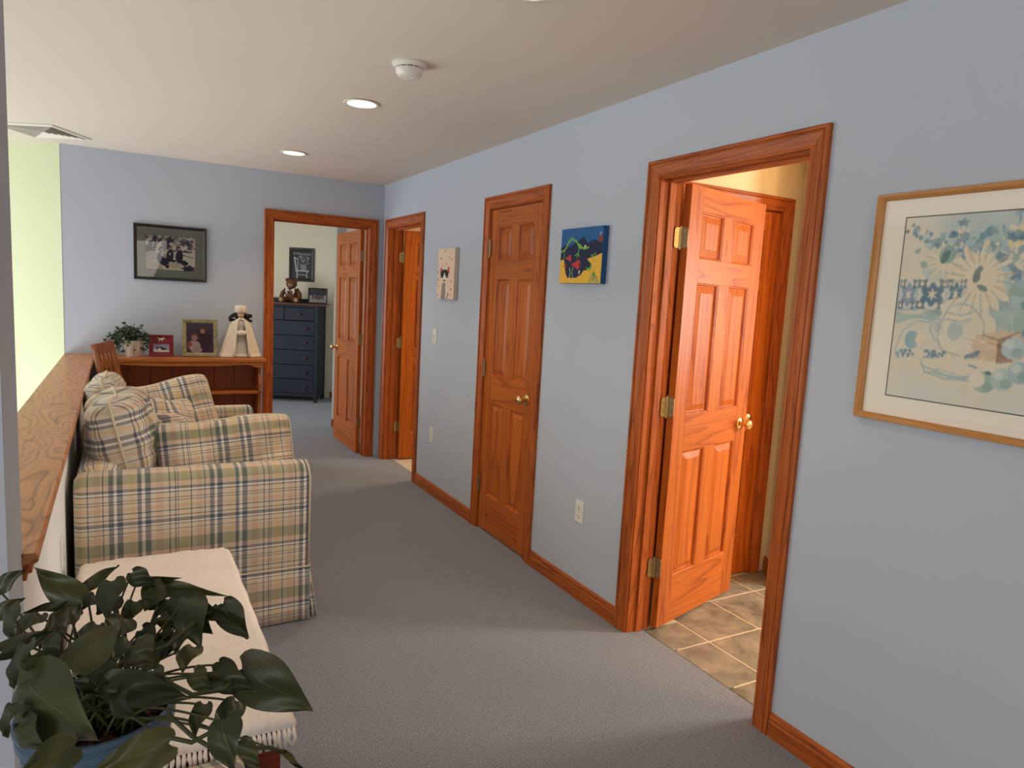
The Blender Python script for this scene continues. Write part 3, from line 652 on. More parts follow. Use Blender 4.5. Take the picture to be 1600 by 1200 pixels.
# ------------------------------------------------------------------ pictures
def framed(name, label, loc, rz, w, h, fw, depth, fmat, mat_w, mmat, canvas, glass=True, tilt=0.0, cat='picture', liner=None):
    """local: x right, z up, faces -y; loc = centre of the back"""
    r = empty(name, loc, rz, label=label, cat=cat); r.rotation_euler = (tilt, 0, rz)
    # mitred frame pieces
    prof_ = [(0, 0), (0, depth*.7), (fw*.12, depth), (fw*.55, depth*.92), (fw*.8, depth*.75), (fw, depth*.55), (fw, 0)]
    for (sx, sz, horiz) in ((0, 1, True), (0, -1, True), (-1, 0, False), (1, 0, False)):
        A = []; B = []; G = []
        for e_ in (0, 1):
            s_ = -1 if e_ == 0 else 1
            for u, v in prof_:
                if horiz: p = (s_*(w/2-u), -v, sz*(h/2-u)); g = (u, v, s_*w/2)
                else: p = (sx*(w/2-u), -v, s_*(h/2-u)); g = (u, v, s_*h/2)
                (A if e_ == 0 else B).append(p); G.append(g)
        MB().loft([A, B], True, True, G).build('frame_side', fmat, r)
    iw, ih = w-2*fw+.002, h-2*fw+.002
    MB().box(-iw/2, iw/2, -.004, -.001, -ih/2, ih/2).build('mount' if mmat else 'backing', mmat or M['dark'], r)
    pw, ph = (iw-2*mat_w, ih-2*mat_w) if not isinstance(mat_w, tuple) else (iw-mat_w[0]-mat_w[1], ih-mat_w[2]-mat_w[3])
    cx = 0 if not isinstance(mat_w, tuple) else (mat_w[0]-mat_w[1])/2; cz = 0 if not isinstance(mat_w, tuple) else (mat_w[3]-mat_w[2])/2
    if liner:
        b_ = MB(); k = liner
        for q in ((cx-pw/2-k, cx+pw/2+k, cz+ph/2, cz+ph/2+k), (cx-pw/2-k, cx+pw/2+k, cz-ph/2-k, cz-ph/2), (cx-pw/2-k, cx-pw/2, cz-ph/2, cz+ph/2), (cx+pw/2, cx+pw/2+k, cz-ph/2, cz+ph/2)): b_.box(q[0], q[1], -.0052, -.0035, q[2], q[3])
        b_.build('mount_line', M['vent_dark'], r)
    canvas.mesh('print', (cx-pw/2, -.0050, cz+ph/2), (pw, 0, 0), (0, 0, -ph), r)
    if glass: MB().pts([(-iw/2, -.0075, -ih/2), (iw/2, -.0075, -ih/2), (iw/2, -.0075, ih/2), (-iw/2, -.0075, ih/2)], [(0, 1, 2, 3)]).build('glass', M['glass'], r)
    return r
# --- large floral still life on the right wall
AY0, AY1, AZ0, AZ1 = 1.268, .575, 1.280, 1.780
def uvR(px, py):
    p = on(px, py, 0, -.02); return ((AY0-p.y)/(AY0-AY1), (AZ1-p.z)/(AZ1-AZ0))
c = Canvas(300, 216, (222, 206, 182)); n1 = c.noise(4, 1); n2 = c.noise(12, 2)
BLU = (128, 162, 178); DBL = (70, 104, 132); LBL = (172, 194, 196); CRM = (232, 210, 180); GRN = (130, 156, 150)
c.shade(np.clip((c.U-.10)*8, 0, 1)*np.clip((.62-c.V)*10, 0, 1)*(.55+.45*n1), (150, 178, 188), .9); c.shade(np.clip((n1-.45)*4, 0, 1)*(c.V < .55), LBL, .9); c.shade(np.clip((n2-.5)*5, 0, 1)*(c.V < .5)*(c.U > .12), BLU, .75)
c.shade(np.clip((n2-.62)*8, 0, 1)*(c.V < .52)*(c.U > .15), DBL, .7)
c.shade(np.clip((c.noise(7, 4)-.4)*4, 0, 1)*(c.V > .45)*(c.V < .68), GRN, .8)
c.shade(np.clip((c.V-.8)*5, 0, 1)*np.clip(n1*1.4, 0, 1), (200, 208, 204), .9)
c.shade(np.clip((.52-c.V)*8, 0, 1)*np.clip((.17-c.U)*12+.4*n2, 0, 1), (228, 212, 188), .8)
rs = np.random.RandomState(3)
for k in range(70):
    t = rs.rand(); x = .02+.35*t+rs.randn()*.012; y = .06+.26*t+rs.randn()*.02; c.ell(x, y, .007, .012, [DBL, BLU, (96, 130, 150)][k % 3], .85, rs.rand()*3)
for k in range(90): x = .20+rs.rand()*.8; y = rs.rand()*.36; c.ell(x, y, .010+.012*rs.rand(), .014+.018*rs.rand(), [LBL, BLU, DBL, (206, 206, 196)][k % 4], .7, rs.rand()*3, .25, 5)
for k in range(24): x = .30+rs.rand()*.26; y = .02+rs.rand()*.25; c.line([(x, y), (x+.012*rs.randn(), y+.04)], .008, DBL, .7)
# leaves right of the big flower
for (x, y, s_) in ((.50, .52, 1), (.56, .44, 1.2), (.46, .60, .8), (.62, .55, 1.3), (.70, .45, 1.4), (.80, .5, 1.3), (.9, .42, 1.5)):
    c.ell(x, y, .028*s_, .11*s_, (150, 172, 160), .95, .25); c.line([(x-.01, y-.09*s_), (x+.012, y+.09*s_)], .006, (196, 206, 190), .9)
    c.ell(x+.035, y+.03, .012, .08*s_, DBL, .6, .25)
def flower(px, py, R, k, ctr=True, seed=0):
    u, v = uvR(px, py); r_ = np.random.RandomState(seed)
    for i in range(k):
        a_ = 2*PI*i/k+r_.rand()*.1; c.ell(u+math.cos(a_)*R*.55/1.39, v+math.sin(a_)*R*.55, R*.50/1.39, R*.13, CRM, 1, a_)
        if i % 2: c.line([(u+math.cos(a_)*R*.5/1.39, v+math.sin(a_)*R*.5), (u+math.cos(a_)*R*.95/1.39, v+math.sin(a_)*R*.95)], .004, (196, 178, 150), .8)
    c.ell(u, v, R*.55/1.39, R*.55, CRM)
    if ctr: c.ell(u-.01, v-.02, R*.12/1.39, R*.24, (96, 112, 112), 1, .3); c.ell(u+.012, v+.05, R*.16/1.39, R*.08, (112, 126, 122), 1, .5); c.ell(u+.008, v-.012, R*.07/1.39, R*.16, CRM, 1)
flower(1527, 438, .185, 20, True, 1)
flower(1470, 412, .10, 14, False, 2); u, v = uvR(1476, 402); c.ell(u, v, .032, .05, GRN, 1, .5); c.ell(u-.008, v+.01, .014, .04, (60, 92, 96), .9, .4)
flower(1586, 432, .06, 10, False, 3); flower(1497, 374, .05, 9, False, 5); flower(1590, 400, .05, 9, False, 6)
u, v = uvR(1590, 375); c.ell(u, v, .05, .06, (236, 208, 140), .8, 0, .2)
# patterned tiles
for (xa, xb, dark) in ((1402, 1427, False), (1430, 1474, True), (1477, 1500, True)):
    A = uvR(xa, 440); B = uvR(xb, 486); c.poly([(A[0], A[1]), (B[0], A[1]-.0), (B[0], B[1]), (A[0], B[1])], (214, 206, 192)); mx, my = (A[0]+B[0])/2, (A[1]+B[1])/2; w2 = B[0]-A[0]; h2 = B[1]-A[1]
    c.ell(mx, my, w2*.34, h2*.34, DBL if dark else (120, 140, 168), 1, 0, .18, 6); c.ell(mx, my, w2*.10, h2*.12, CRM, 1, 0, .4, 6); 
    for sx, sy in ((0, 0), (0, 1), (1, 0), (1, 1)):
        X, Y = A[0]+w2*(.14+.72*sx), A[1]+h2*(.14+.72*sy); c.ell(X, Y, w2*.17, h2*.15, (74, 96, 116), .9, 0, .3, 4); c.ell(X, Y, w2*.07, h2*.07, CRM)
    c.line([(A[0], A[1]), (A[0], B[1]), (B[0], B[1])], .008, (150, 176, 190))
A = uvR(1396, 490); B = uvR(1480, 497); c.poly([(0, A[1]), (B[0], B[1]), (B[0], B[1]+.05), (0, A[1]+.06)], (150, 178, 178), .8)
for k in range(130):
    px, py = 1425+rs.rand()*175, 360+rs.rand()*120
    if math.hypot((px-1527)/38, (py-438)/46) < 1 or math.hypot((px-1470)/22, (py-412)/26) < 1 or (px < 1500 and py > 440): continue
    u, v = uvR(px, py); c.ell(u, v, .008+.012*rs.rand(), .012+.02*rs.rand(), [LBL, BLU, DBL, (96, 132, 150), CRM, GRN][k % 6], .8, rs.rand()*3, .08+.2*rs.rand(), 3+k % 4)
def el(px, py, rx, ry, col, a_=1, ang_=0, wob=0, k=7): u, v = uvR(px, py); c.ell(u, v, rx, ry, col, a_, ang_, wob, k)
el(1428, 522, .10, .085, (218, 208, 186)); el(1420, 531, .030, .05, BLU); el(1432, 530, .018, .03, CRM)
for k in range(46): px = 1394+rs.rand()*46; el(px, 546+rs.rand()*10, .006, .010, [DBL, BLU, (216, 210, 196)][k % 3], .9, rs.rand()*3)
el(1490, 560, .17, .115, (216, 204, 182)); el(1490, 570, .165, .10, (224, 208, 182)); c.line([uvR(1440, 580), uvR(1500, 588), uvR(1540, 582)], .014, (156, 172, 170), .8); c.line([uvR(1436, 570), uvR(1480, 588), uvR(1530, 592)], .010, (130, 158, 170), .8)
el(1497, 515, .095, .14, (226, 212, 188)); el(1495, 484, .075, .055, (230, 214, 188)); c.line([uvR(1474, 490), uvR(1497, 494), uvR(1522, 488)], .010, (176, 182, 172)); c.line([uvR(1476, 500), uvR(1497, 504), uvR(1520, 498)], .008, (160, 174, 170)); el(1498, 476, .02, .016, (224, 208, 180))
el(1458, 512, .03, .05, (210, 204, 188)); el(1460, 512, .014, .03, (180, 190, 184)); el(1488, 518, .03, .05, (160, 180, 180), .8)
el(1530, 512, .05, .07, (222, 206, 180)); 
for k in range(40): px = 1440+rs.rand()*32; el(px, 548+rs.rand()*10, .005, .008, [DBL, (96, 128, 150)][k % 2], .8, rs.rand()*3)
c.poly([uvR(1520, 524), uvR(1560, 518), uvR(1592, 522), uvR(1592, 560), uvR(1556, 566), uvR(1510, 560)], (212, 178, 146)); c.poly([uvR(1556, 532), uvR(1578, 524), uvR(1578, 566), uvR(1552, 568)], (150, 116, 92)); c.poly([uvR(1578, 530), uvR(1600, 526), uvR(1600, 560), uvR(1580, 566)], (200, 174, 150), .9)
for k in range(30): px = 1500+rs.rand()*52; el(px, 528+rs.rand()*34, .018, .005, [(196, 150, 116), (228, 200, 168)][k % 2], .6, .1)
for k in range(14): el(1556+rs.rand()*20, 530+rs.rand()*32, .012, .006, (110, 80, 64), .6, .2)
c.line([uvR(1455, 575), uvR(1490, 583)], .008, BLU, .6)
for (px, py, col) in ((1533, 596, (150, 172, 156)), (1562, 592, (168, 186, 180)), (1590, 582, (150, 176, 182)), (1580, 545, (170, 190, 196))): el(px, py, .042, .055, col); el(px-6, py-6, .018, .022, (206, 210, 200), .8); el(px+6, py+7, .02, .025, (110, 146, 140), .6)
el(1522, 592, .03, .04, (228, 212, 190)); el(1540, 582, .012, .010, (60, 84, 100)); c.line([uvR(1510, 570), uvR(1522, 574)], .010, DBL, .7)
for k in range(14): el(1505+k*1.5, 556-k*.5+rs.rand()*4, .008, .010, (96, 118, 134), .8)
right = c.U > .58; 
for k in range(60): c.ell(.60+rs.rand()*.4, .05+rs.rand()*.9, .015+.02*rs.rand(), .02+.03*rs.rand(), [LBL, BLU, CRM, GRN][k % 4], .55, rs.rand()*3, .25, 5)
OUT = (150, 150, 138)
c.line([uvR(1474, 490), uvR(1464, 508), uvR(1460, 530), uvR(1468, 548), uvR(1496, 556)], .007, OUT, .8); c.line([uvR(1522, 488), uvR(1534, 506), uvR(1532, 530)], .007, OUT, .8)
c.line([uvR(1474, 489), uvR(1480, 480), uvR(1497, 477), uvR(1514, 480), uvR(1522, 488)], .006, BLU, .8); c.line([uvR(1472, 500), uvR(1454, 500), uvR(1448, 515), uvR(1456, 532)], .007, BLU, .7)
c.line([uvR(1394, 545), uvR(1406, 516), uvR(1428, 502), uvR(1448, 505)], .007, BLU, .7); c.line([uvR(1434, 560), uvR(1440, 580), uvR(1470, 590), uvR(1512, 594)], .010, (140, 166, 180), .8)
c.ell(*uvR(1500, 506), .03, .012, (206, 196, 176), .8); c.line([uvR(1532, 524), uvR(1556, 532), uvR(1554, 566)], .006, (120, 86, 66), .8); c.line([uvR(1556, 532), uvR(1590, 520)], .006, (120, 86, 66), .8)
fu_, fv_ = uvR(1527, 438)
for i in range(20):
    a_ = 2*PI*(i+.5)/20; c.line([(fu_+math.cos(a_)*.085/1.39, fv_+math.sin(a_)*.085), (fu_+math.cos(a_)*.19/1.39, fv_+math.sin(a_)*.19)], .007, [(150, 160, 150), (178, 160, 130)][i % 2], .8)
fu_, fv_ = uvR(1470, 412)
for i in range(12):
    a_ = 2*PI*(i+.5)/12; c.line([(fu_+math.cos(a_)*.05/1.39, fv_+math.sin(a_)*.05), (fu_+math.cos(a_)*.11/1.39, fv_+math.sin(a_)*.11)], .006, (150, 168, 168), .8)
c.blur(1); c.shade(np.clip(c.noise(14, 33)-.35, 0, 1), (236, 222, 200), .35); c.a = 255*(c.a/255)**.78
framed('framed_picture', 'large oak framed blue and cream floral still life behind glass', (0, .9235, 1.530), -PI/2, .872, .672, .020, .022, M['frame_oak'], (.072, .072, .055, .062), M['cream_mat'], c, liner=.0035, tilt=0)
# --- black framed photograph on the far wall
def uvF(px, py):
    p = on(px, py, 1, L-.02); return p
c = Canvas(130, 104, (246, 238, 222)); n = c.noise(9, 6); c.shade(np.clip((n-.5)*5, 0, 1)*(c.V < .45), (60, 56, 74), .85)
INK = (38, 34, 54)
c.ell(.06, .42, .10, .14, INK, .9, 0, .2); c.ell(.12, .60, .13, .14, (206, 204, 190)); c.ell(.23, .62, .06, .14, (214, 206, 196))
for pts, wd in (([(.18, .0), (.19, .25), (.17, .45)], .05), ([(.19, .3), (.30, .1), (.36, 0)], .035), ([(.50, .0), (.43, .2), (.36, .45)], .045), ([(.43, .22), (.62, .02)], .025), ([(.52, .32), (.66, .0)], .015), ([(.45, .15), (.9, .12)], .012), ([(.7, .0), (.97, .25)], .012), ([(.74, .53), (.95, .60)], .02)): c.line(pts, wd, INK, .9)
for k in range(50): c.line([(rs.rand(), rs.rand()*.25), (rs.rand(), rs.rand()*.25)], .006, (80, 74, 88), .35)
for (x, y, hw_) in ((.29, .40, .04), (.47, .34, .045), (.66, .34, .04)):
    c.ell(x, y, hw_*1.05, .07, INK); c.ell(x+.008, y+.015, hw_*.6, .045, (206, 168, 156))
    c.ell(x+.01, y+.24, .075, .18, INK, 1, .1); c.ell(x+.10, y+.42, .10, .07, INK, 1, .3)
c.ell(.35, .56, .04, .09, (196, 196, 196), 1, -.5); c.ell(.41, .80, .05, .16, INK, 1, -.2); c.ell(.58, .84, .12, .10, (222, 212, 196), 1, 0, .2); c.ell(.86, .93, .13, .09, (60, 50, 70), 1, 0, .2)
c.ell(.48, .52, .02, .04, (200, 200, 210)); c.poly([(0, .70), (.3, .82), (.35, 1), (0, 1)], (206, 200, 186), .8)
framed('framed_photo', 'black framed photo of seated people under trees on the far blue wall', (-1.692, L, 1.700), 0, .505, .418, .022, .020, M['black_frame'], .060, M['sage_mat'], c, liner=.003, cat='picture')
# --- two small canvases
def canvas_art(name, label, ya, yb, z0_, z1_, cv, side, cat='painting'):
    r = empty(name, (-.001, (ya+yb)/2, (z0_+z1_)/2), -PI/2, label=label, cat=cat); w = ya-yb; h = z1_-z0_
    MB().box(-w/2, w/2, -.030, 0, -h/2, h/2).build('stretcher', side, r, bevel=.002); cv.mesh('painting', (-w/2+.001, -.0306, h/2-.001), (w-.002, 0, 0), (0, 0, -h+.002), r); return r
c = Canvas(110, 84, (24, 92, 150))
c = Canvas(110, 82, (22, 88, 148)); c.shade(c.noise(10, 8), (40, 110, 168), .5)
sx = 1/630.; 
def du_(x, y): return ((x-100)/655., (y-130-(755-x)*.10)/860.)
NV = (22, 30, 66); YE = (240, 186, 62); GR = (122, 178, 66); RD = (196, 52, 58)
c.poly([(0, .34), (.12, .28), (.2, .33), (.42, .24), (.55, .16), (.66, .28), (.8, .22), (1, .30), (1, 1), (0, 1)], NV)
c.poly([(0, .58), (.09, .56), (.12, .70), (.16, .84), (.2, .90), (.42, .905), (.54, .84), (.60, .77), (.70, .76), (.74, .66), (.67, .56), (.82, .53), (1, .47), (1, 1), (0, 1)], YE)
c.ell(.72, .70, .07, .075, GR); c.ell(.70, .67, .055, .06, NV)
c.line([(0, .42), (.1, .39), (.2, .24), (.28, .19), (.38, .24), (.44, .32), (.58, .38), (.68, .36)], .035, GR); c.ell(.47, .33, .06, .035, GR, 1, .5); c.ell(.6, .37, .06, .025, GR); c.ell(.6, .335, .02, .02, (226, 226, 200))
for x, y in ((.13, .27), (.17, .22), (.2, .18), (.25, .145)): c.line([(x, y), (x+.015, y+.04)], .018, GR)
c.line([(.46, .35), (.44, .46), (.36, .50)], .018, GR); c.line([(.44, .46), (.42, .54)], .016, GR); c.line([(.44, .46), (.48, .52)], .016, GR); c.line([(.1, .4), (.09, .54)], .014, GR)
for x, y, s_ in ((.22, .54, .055), (.41, .66, .08), (.13, .68, .03)): c.ell(x, y, s_, s_*.8, RD, 1, 0, .35, 3)
c.line([(.50, .60), (.505, .70)], .02, RD)
c.line([(.25, .72), (.27, .82), (.25, .93)], .016, (200, 214, 150)); c.line([(.33, .72), (.31, .8), (.35, .93)], .016, (160, 196, 130)); c.ell(.49, .80, .015, .035, (226, 220, 190), 1, .4)
c.line([(.74, .56), (.76, .48), (.80, .53), (.84, .46), (.86, .53)], .014, GR)
c.ell(.95, .22, .055, .06, (128, 60, 44)); c.line([(.93, .17), (.95, .10)], .014, (226, 226, 236))
c.poly([(.84, .80), (.72, 1), (.96, 1)], (196, 176, 90)); c.line([(.84, .79), (.71, 1)], .012, (40, 96, 60)); c.line([(.84, .79), (.97, 1)], .012, (40, 96, 60)); c.ell(.84, .85, .03, .03, (70, 160, 90))
for yy in (.89, .93): c.line([(.79, yy), (.89, yy+.01)], .008, (50, 110, 90))
for k in range(80):
    x, y = rs.rand(), .55+rs.rand()*.43; i, j = int(y*81), int(x*109)
    if c.a[i, j, 0] > 220: c.ell(x, y, .006, .010, (210, 120, 60))
canvas_art('canvas_painting', 'square bright childlike canvas of a green dinosaur over blue and yellow', 3.084, 2.722, 1.590, 1.862, c, M['dino_side'] if 'dino_side' in M else plain('dino_side', S(30, 80, 130), .7), cat='painting')
c = Canvas(50, 60, (236, 212, 188)); c.shade(c.noise(6, 9), (240, 196, 178), .4)
for k, (x, y) in enumerate([(.43, .05), (.2, .2), (.68, .17), (.82, .22), (.28, .33), (.52, .31), (.03, .47), (.84, .66), (.1, .76), (.82, .81), (.06, .93), (.8, .92), (.06, .62)]):
    c.ell(x, y, .035, .022, [(120, 90, 70), (190, 110, 96), (214, 120, 120)][k % 3], .9)
c.ell(.22, .44, .06, .07, (206, 84, 90)); c.ell(.66, .43, .07, .07, (206, 84, 90)); c.ell(.43, .50, .24, .085, (30, 28, 30)); c.poly([(.18, .50), (.66, .50), (.66, .58), (.18, .58)], (30, 28, 30)); c.poly([(.43, .47), (.30, .62), (.55, .62)], (238, 228, 216)); c.ell(.42, .635, .07, .014, (60, 40, 40)); c.ell(.22, .565, .05, .015, (150, 160, 120)); c.ell(.6, .565, .05, .015, (150, 160, 120))
c.poly([(.3, .68), (.5, .68), (.52, 1), (.24, 1)], (150, 138, 128)); c.line([(.68, .88), (.6, 1)], .03, (40, 34, 34))
canvas_art('canvas_painting', 'narrow pale canvas painting of a black and white cat', 4.712, 4.420, 1.468, 1.820, c, plain('pale_canvas_side', S(214, 196, 176), .8))
# ------------------------------------------------------------------ bookcase with its things
BX0, BX1, BY0, BY1, BT = -2.185, -1.040, 5.770, 6.035, .917
bc = empty('bookcase', (-1.6, 5.9, 0), label='low honey pine bookcase with scalloped apron against the far wall', cat='bookcase')
def bcp(nm, mat, x0, x1, y0, y1, z0, z1, ax=2, bevel=.003): o = MB().box(x0+1.6, x1+1.6, y0-5.9, y1-5.9, z0, z1, ax).build(nm, mat, bc, bevel=bevel); return o
bcp('top', M['bookcase_wood'], BX0-.01, BX1+.008, BY0-.022, BY1, BT-.030, BT, 0, .006)
for sx_, x in ((1, BX0+.02), (-1, BX1-.045)):
    yf = BY0; P = []; zs = [0.0, .05, .10, .30, .36, .42, .52, .60, .66, .72, .80, .862, .886]; fr = [0, 0, .0, .0, .012, .03, .035, .02, .0, .0, .03, .0, .0]
    A = []; B = []
    prof_ = [(yf+f_-5.9, z) for z, f_ in zip(zs, fr)]+[(BY1-5.9, .886), (BY1-5.9, 0)]
    A = [(x+1.6, p[0], p[1]) for p in prof_]; B = [(x+.022+1.6, p[0], p[1]) for p in prof_]
    MB().loft([A, B]).build('side_panel', M['bookcase_wood'], bc, bevel=.002)
ap = []; N_ = 40
for i in range(N_+1):
    t = i/N_; x = BX0+.02+t*(BX1-.045+.022-BX0-.02); s_ = min(t, 1-t)*1.11
    z = .846 if s_ < .045 else (.846+(s_-.045)/.05*.024 if s_ < .095 else .870-.012*min(1, (s_-.095)/.25))
    ap.append((x, z))
poly_ = [(x, z) for x, z in ap]+[(ap[-1][0], .887), (ap[0][0], .887)]
MB().loft([[(x+1.6, BY0-.016-5.9, z) for x, z in poly_], [(x+1.6, BY0-5.9+.002, z) for x, z in poly_]], ax=0).build('apron', M['bookcase_wood'], bc, bevel=.0015)
for z in (.655, .36): bcp('shelf', M['bookcase_wood'], BX0+.04, BX1-.045, BY0+.02, BY1-.03, z-.022, z, 0)
bcp('plinth', M['bookcase_wood'], BX0+.04, BX1-.045, BY0+.02, BY0+.04, 0, .07, 0)
k0 = BX0+.04; kw = (BX1-.045-k0)/7
for k in range(7): bcp('plank', M['bookcase_back'], k0+k*kw+.0015, k0+(k+1)*kw-.0015, BY1-.028, BY1-.016, .02, .886, 2, .003)
# distressed green frame with child portrait
def family():
    c = Canvas(70, 92, (74, 52, 74)); c.shade(c.noise(3, 4), (96, 70, 90), .5)
    c.ell(.62, .62, .30, .36, (78, 40, 52)); c.ell(.60, .24, .13, .10, (120, 60, 50)); c.ell(.60, .28, .09, .085, (222, 160, 136)); c.poly([(.5, .36), (.6, .46), (.7, .36)], (40, 24, 34)); c.ell(.57, .27, .012, .008, (50, 30, 30)); c.ell(.64, .27, .012, .008, (50, 30, 30)); c.ell(.60, .32, .03, .01, (170, 70, 70))
    c.ell(.30, .46, .15, .115, (150, 84, 56)); c.ell(.30, .50, .105, .085, (228, 168, 144)); c.ell(.26, .49, .012, .009, (60, 40, 40)); c.ell(.34, .49, .012, .009, (60, 40, 40)); c.ell(.30, .535, .03, .01, (190, 90, 84))
    c.ell(.24, .74, .20, .16, (206, 110, 96)); c.ell(.32, .80, .20, .20, (232, 200, 190)); c.ell(.38, .90, .2, .1, (226, 190, 180)); c.ell(.12, .72, .08, .07, (196, 84, 78)); c.ell(.42, .80, .05, .03, (224, 170, 150)); c.ell(.4, .9, .05, .03, (224, 170, 150)); c.a = 255*(c.a/255)**.8; return c
framed('photo_frame', 'distressed green frame with portrait of two children on the bookcase', (-1.500, 5.905, BT+.146), 0, .252, .288, .030, .016, M['distressed'], 0.0, None, family(), tilt=math.radians(-6), cat='photo frame')
def catpic():
    c = Canvas(60, 34, (132, 132, 168)); c.shade(c.noise(5, 2), (170, 160, 180), .6); c.poly([(0, .6), (1, .5), (1, 1), (0, 1)], (206, 206, 212)); c.ell(.42, .55, .24, .20, (34, 30, 40)); c.ell(.62, .62, .2, .13, (40, 36, 44)); c.ell(.38, .66, .13, .14, (232, 226, 224)); c.line([(.75, .6), (.98, .7)], .10, (34, 30, 40)); c.ell(.36, .5, .08, .10, (40, 34, 44)); c.poly([(.36, .45), (.31, .62), (.42, .62)], (236, 230, 226)); return c
rf = framed('photo_frame', 'small red frame with a cat photo and dog figure on the bookcase', (-1.769, 5.900, BT+.084), 0, .166, .162, .020, .012, M['red_frame'], (.010, .010, .052, .012), M['red_frame'], catpic(), glass=False, tilt=math.radians(-6), cat='photo frame')
b = MB()
for c_, r_ in (((-.004, -.0085, .048), (.016, .003, .007)), ((.014, -.0085, .053), (.007, .003, .006)), ((.021, -.0085, .051), (.004, .002, .003))): b.ell(c_, r_, 12, 8)
for x in (-.016, -.010, .004, .010): b.tube([(x, -.0085, .044), (x-.001, -.0085, .032)], .0022, 6)
b.tube([(-.019, -.0085, .050), (-.028, -.0085, .060)], .0016, 6); b.tube([(.012, -.0085, .058), (.010, -.0085, .064)], .0016, 6)
b.build('dog_figure', M['vent_metal'], rf, smooth=True)
for nm, x, z in (('photo_frame_stand', 0, 0),): pass
# doll
dl = empty('doll', (-1.205, 5.905, BT+.002), math.radians(2), label='cream caped doll with white fur hat and dark curls on the bookcase', cat='doll')
def conef(b, rfun, zs, a0, a1, n=48, fold=0.0, kf=9, thick=0.0, dep=.5):
    rings = []
    for z in zs:
        R = []
        for j in range(n+1):
            a_ = a0+(a1-a0)*j/n; r_ = rfun(z)*(1+fold*math.sin(kf*a_)*(1-z/.3 if z < .3 else 0)); R.append((r_*math.cos(a_), r_*dep*math.sin(a_), z))
        rings.append(R)
    b.loft(rings, False, False)
zs = [0, .02, .05, .10, .15, .20, .25, .29, .31]
# cape: open at the front (local -y)
b = MB(); conef(b, lambda z: float(np.interp(z, [0, .05, .10, .15, .20, .25, .29, .31], [.150, .140, .127, .113, .098, .082, .055, .020])), zs, math.radians(-68), math.radians(248), 60, .05, 11)
o = b.build('cape', M['cape'], dl, smooth=True); md = o.modifiers.new('solid', 'SOLIDIFY'); md.thickness = .006
b = MB(); conef(b, lambda z: .152-.10*z/.31, [0.0, .008, .020, .026], math.radians(-68), math.radians(248), 60, .05, 11); o = b.build('fur_hem', M['fur'], dl, smooth=True); md = o.modifiers.new('solid', 'SOLIDIFY'); md.thickness = .012; md.offset = 0
for s_ in (-1, 1):
    path = []
    for z in [.005, .05, .10, .15, .20, .25, .28, .30, .305]:
        r_ = float(np.interp(z, [0, .05, .10, .15, .20, .25, .29, .31], [.150, .140, .127, .113, .098, .082, .055, .020])); a_ = math.radians(-90+s_*22) if True else 0; path.append((r_*math.cos(a_)*1.0+ (s_*.004), r_*.5*math.sin(a_)-.004, z))
    path[-2] = (s_*.020, -.034, .297); path[-1] = (s_*.004, -.036, .305)
    MB().tube(path, [.009]*7+[.010, .008], 10).build('fur_trim', M['fur'], dl, smooth=True)
b = MB(); conef(b, lambda z: .092-.052*min(1, z/.20), [0, .03, .07, .12, .17, .20, .205], 0, 2*PI, 60, .06, 13, dep=.55); b.build('skirt', M['satin'], dl, smooth=True)
b = MB(); conef(b, lambda z: .096, [0.0, .01, .024], 0, 2*PI, 60, .05, 13, dep=.55); o = b.build('skirt_hem', M['fur'], dl, smooth=True); md = o.modifiers.new('solid', 'SOLIDIFY'); md.thickness = .008; md.offset = 0
MB().lathe([(.034, .19), (.032, .21), (.036, .24), (.040, .262), (.036, .282), (.014, .295), (.011, .31)], 24).build('bodice', M['satin'], dl, smooth=True)
for s_ in (-1, 1): MB().tube([(s_*.040, -.005, .270), (s_*.052, -.020, .235), (s_*.045, -.040, .205), (s_*.020, -.052, .195)], [.015, .016, .014, .010], 10).build('sleeve', M['cape'], dl, smooth=True)
MB().ell((0, -.056, .193), (.036, .020, .021), 20, 12).build('muff', M['fur'], dl, smooth=True)
hd = MB().ell((0, -.006, .338), (.027, .027, .034), 24, 16).build('head', M['skin'], dl, smooth=True)
b = MB(); b.ell((0, -.034, .334), (.004, .005, .006), 10, 8); b.build('nose', M['skin'], hd, smooth=True)
b = MB(); b.ell((-.010, -.030, .341), (.004, .002, .003), 10, 8); b.ell((.010, -.030, .341), (.004, .002, .003), 10, 8); b.build('eyes', M['hair'], hd, smooth=True)
MB().ell((0, -.0315, .324), (.006, .002, .002), 10, 8).build('mouth', M['lips'], hd, smooth=True)
b = MB(); rr = random.Random(4)
for s_ in (-1, 1):
    for k in range(26):
        c0 = (s_*(.024+rr.random()*.056), -.012+rr.random()*.030, .350-rr.random()*.048-.1*0); c0 = (c0[0], c0[1], c0[2]-abs(c0[0])*.25); b.ell(c0, (.012, .010, .011), 8, 6)
b.ell((0, .006, .345), (.031, .028, .034), 16, 10); b.build('hair', M['hair'], dl, smooth=True)
MB().lathe([(.001, .350), (.037, .350), (.043, .357), (.043, .392), (.038, .405), (.022, .409), (.001, .410)], 28).build('fur_hat', M['fur'], dl, smooth=True)
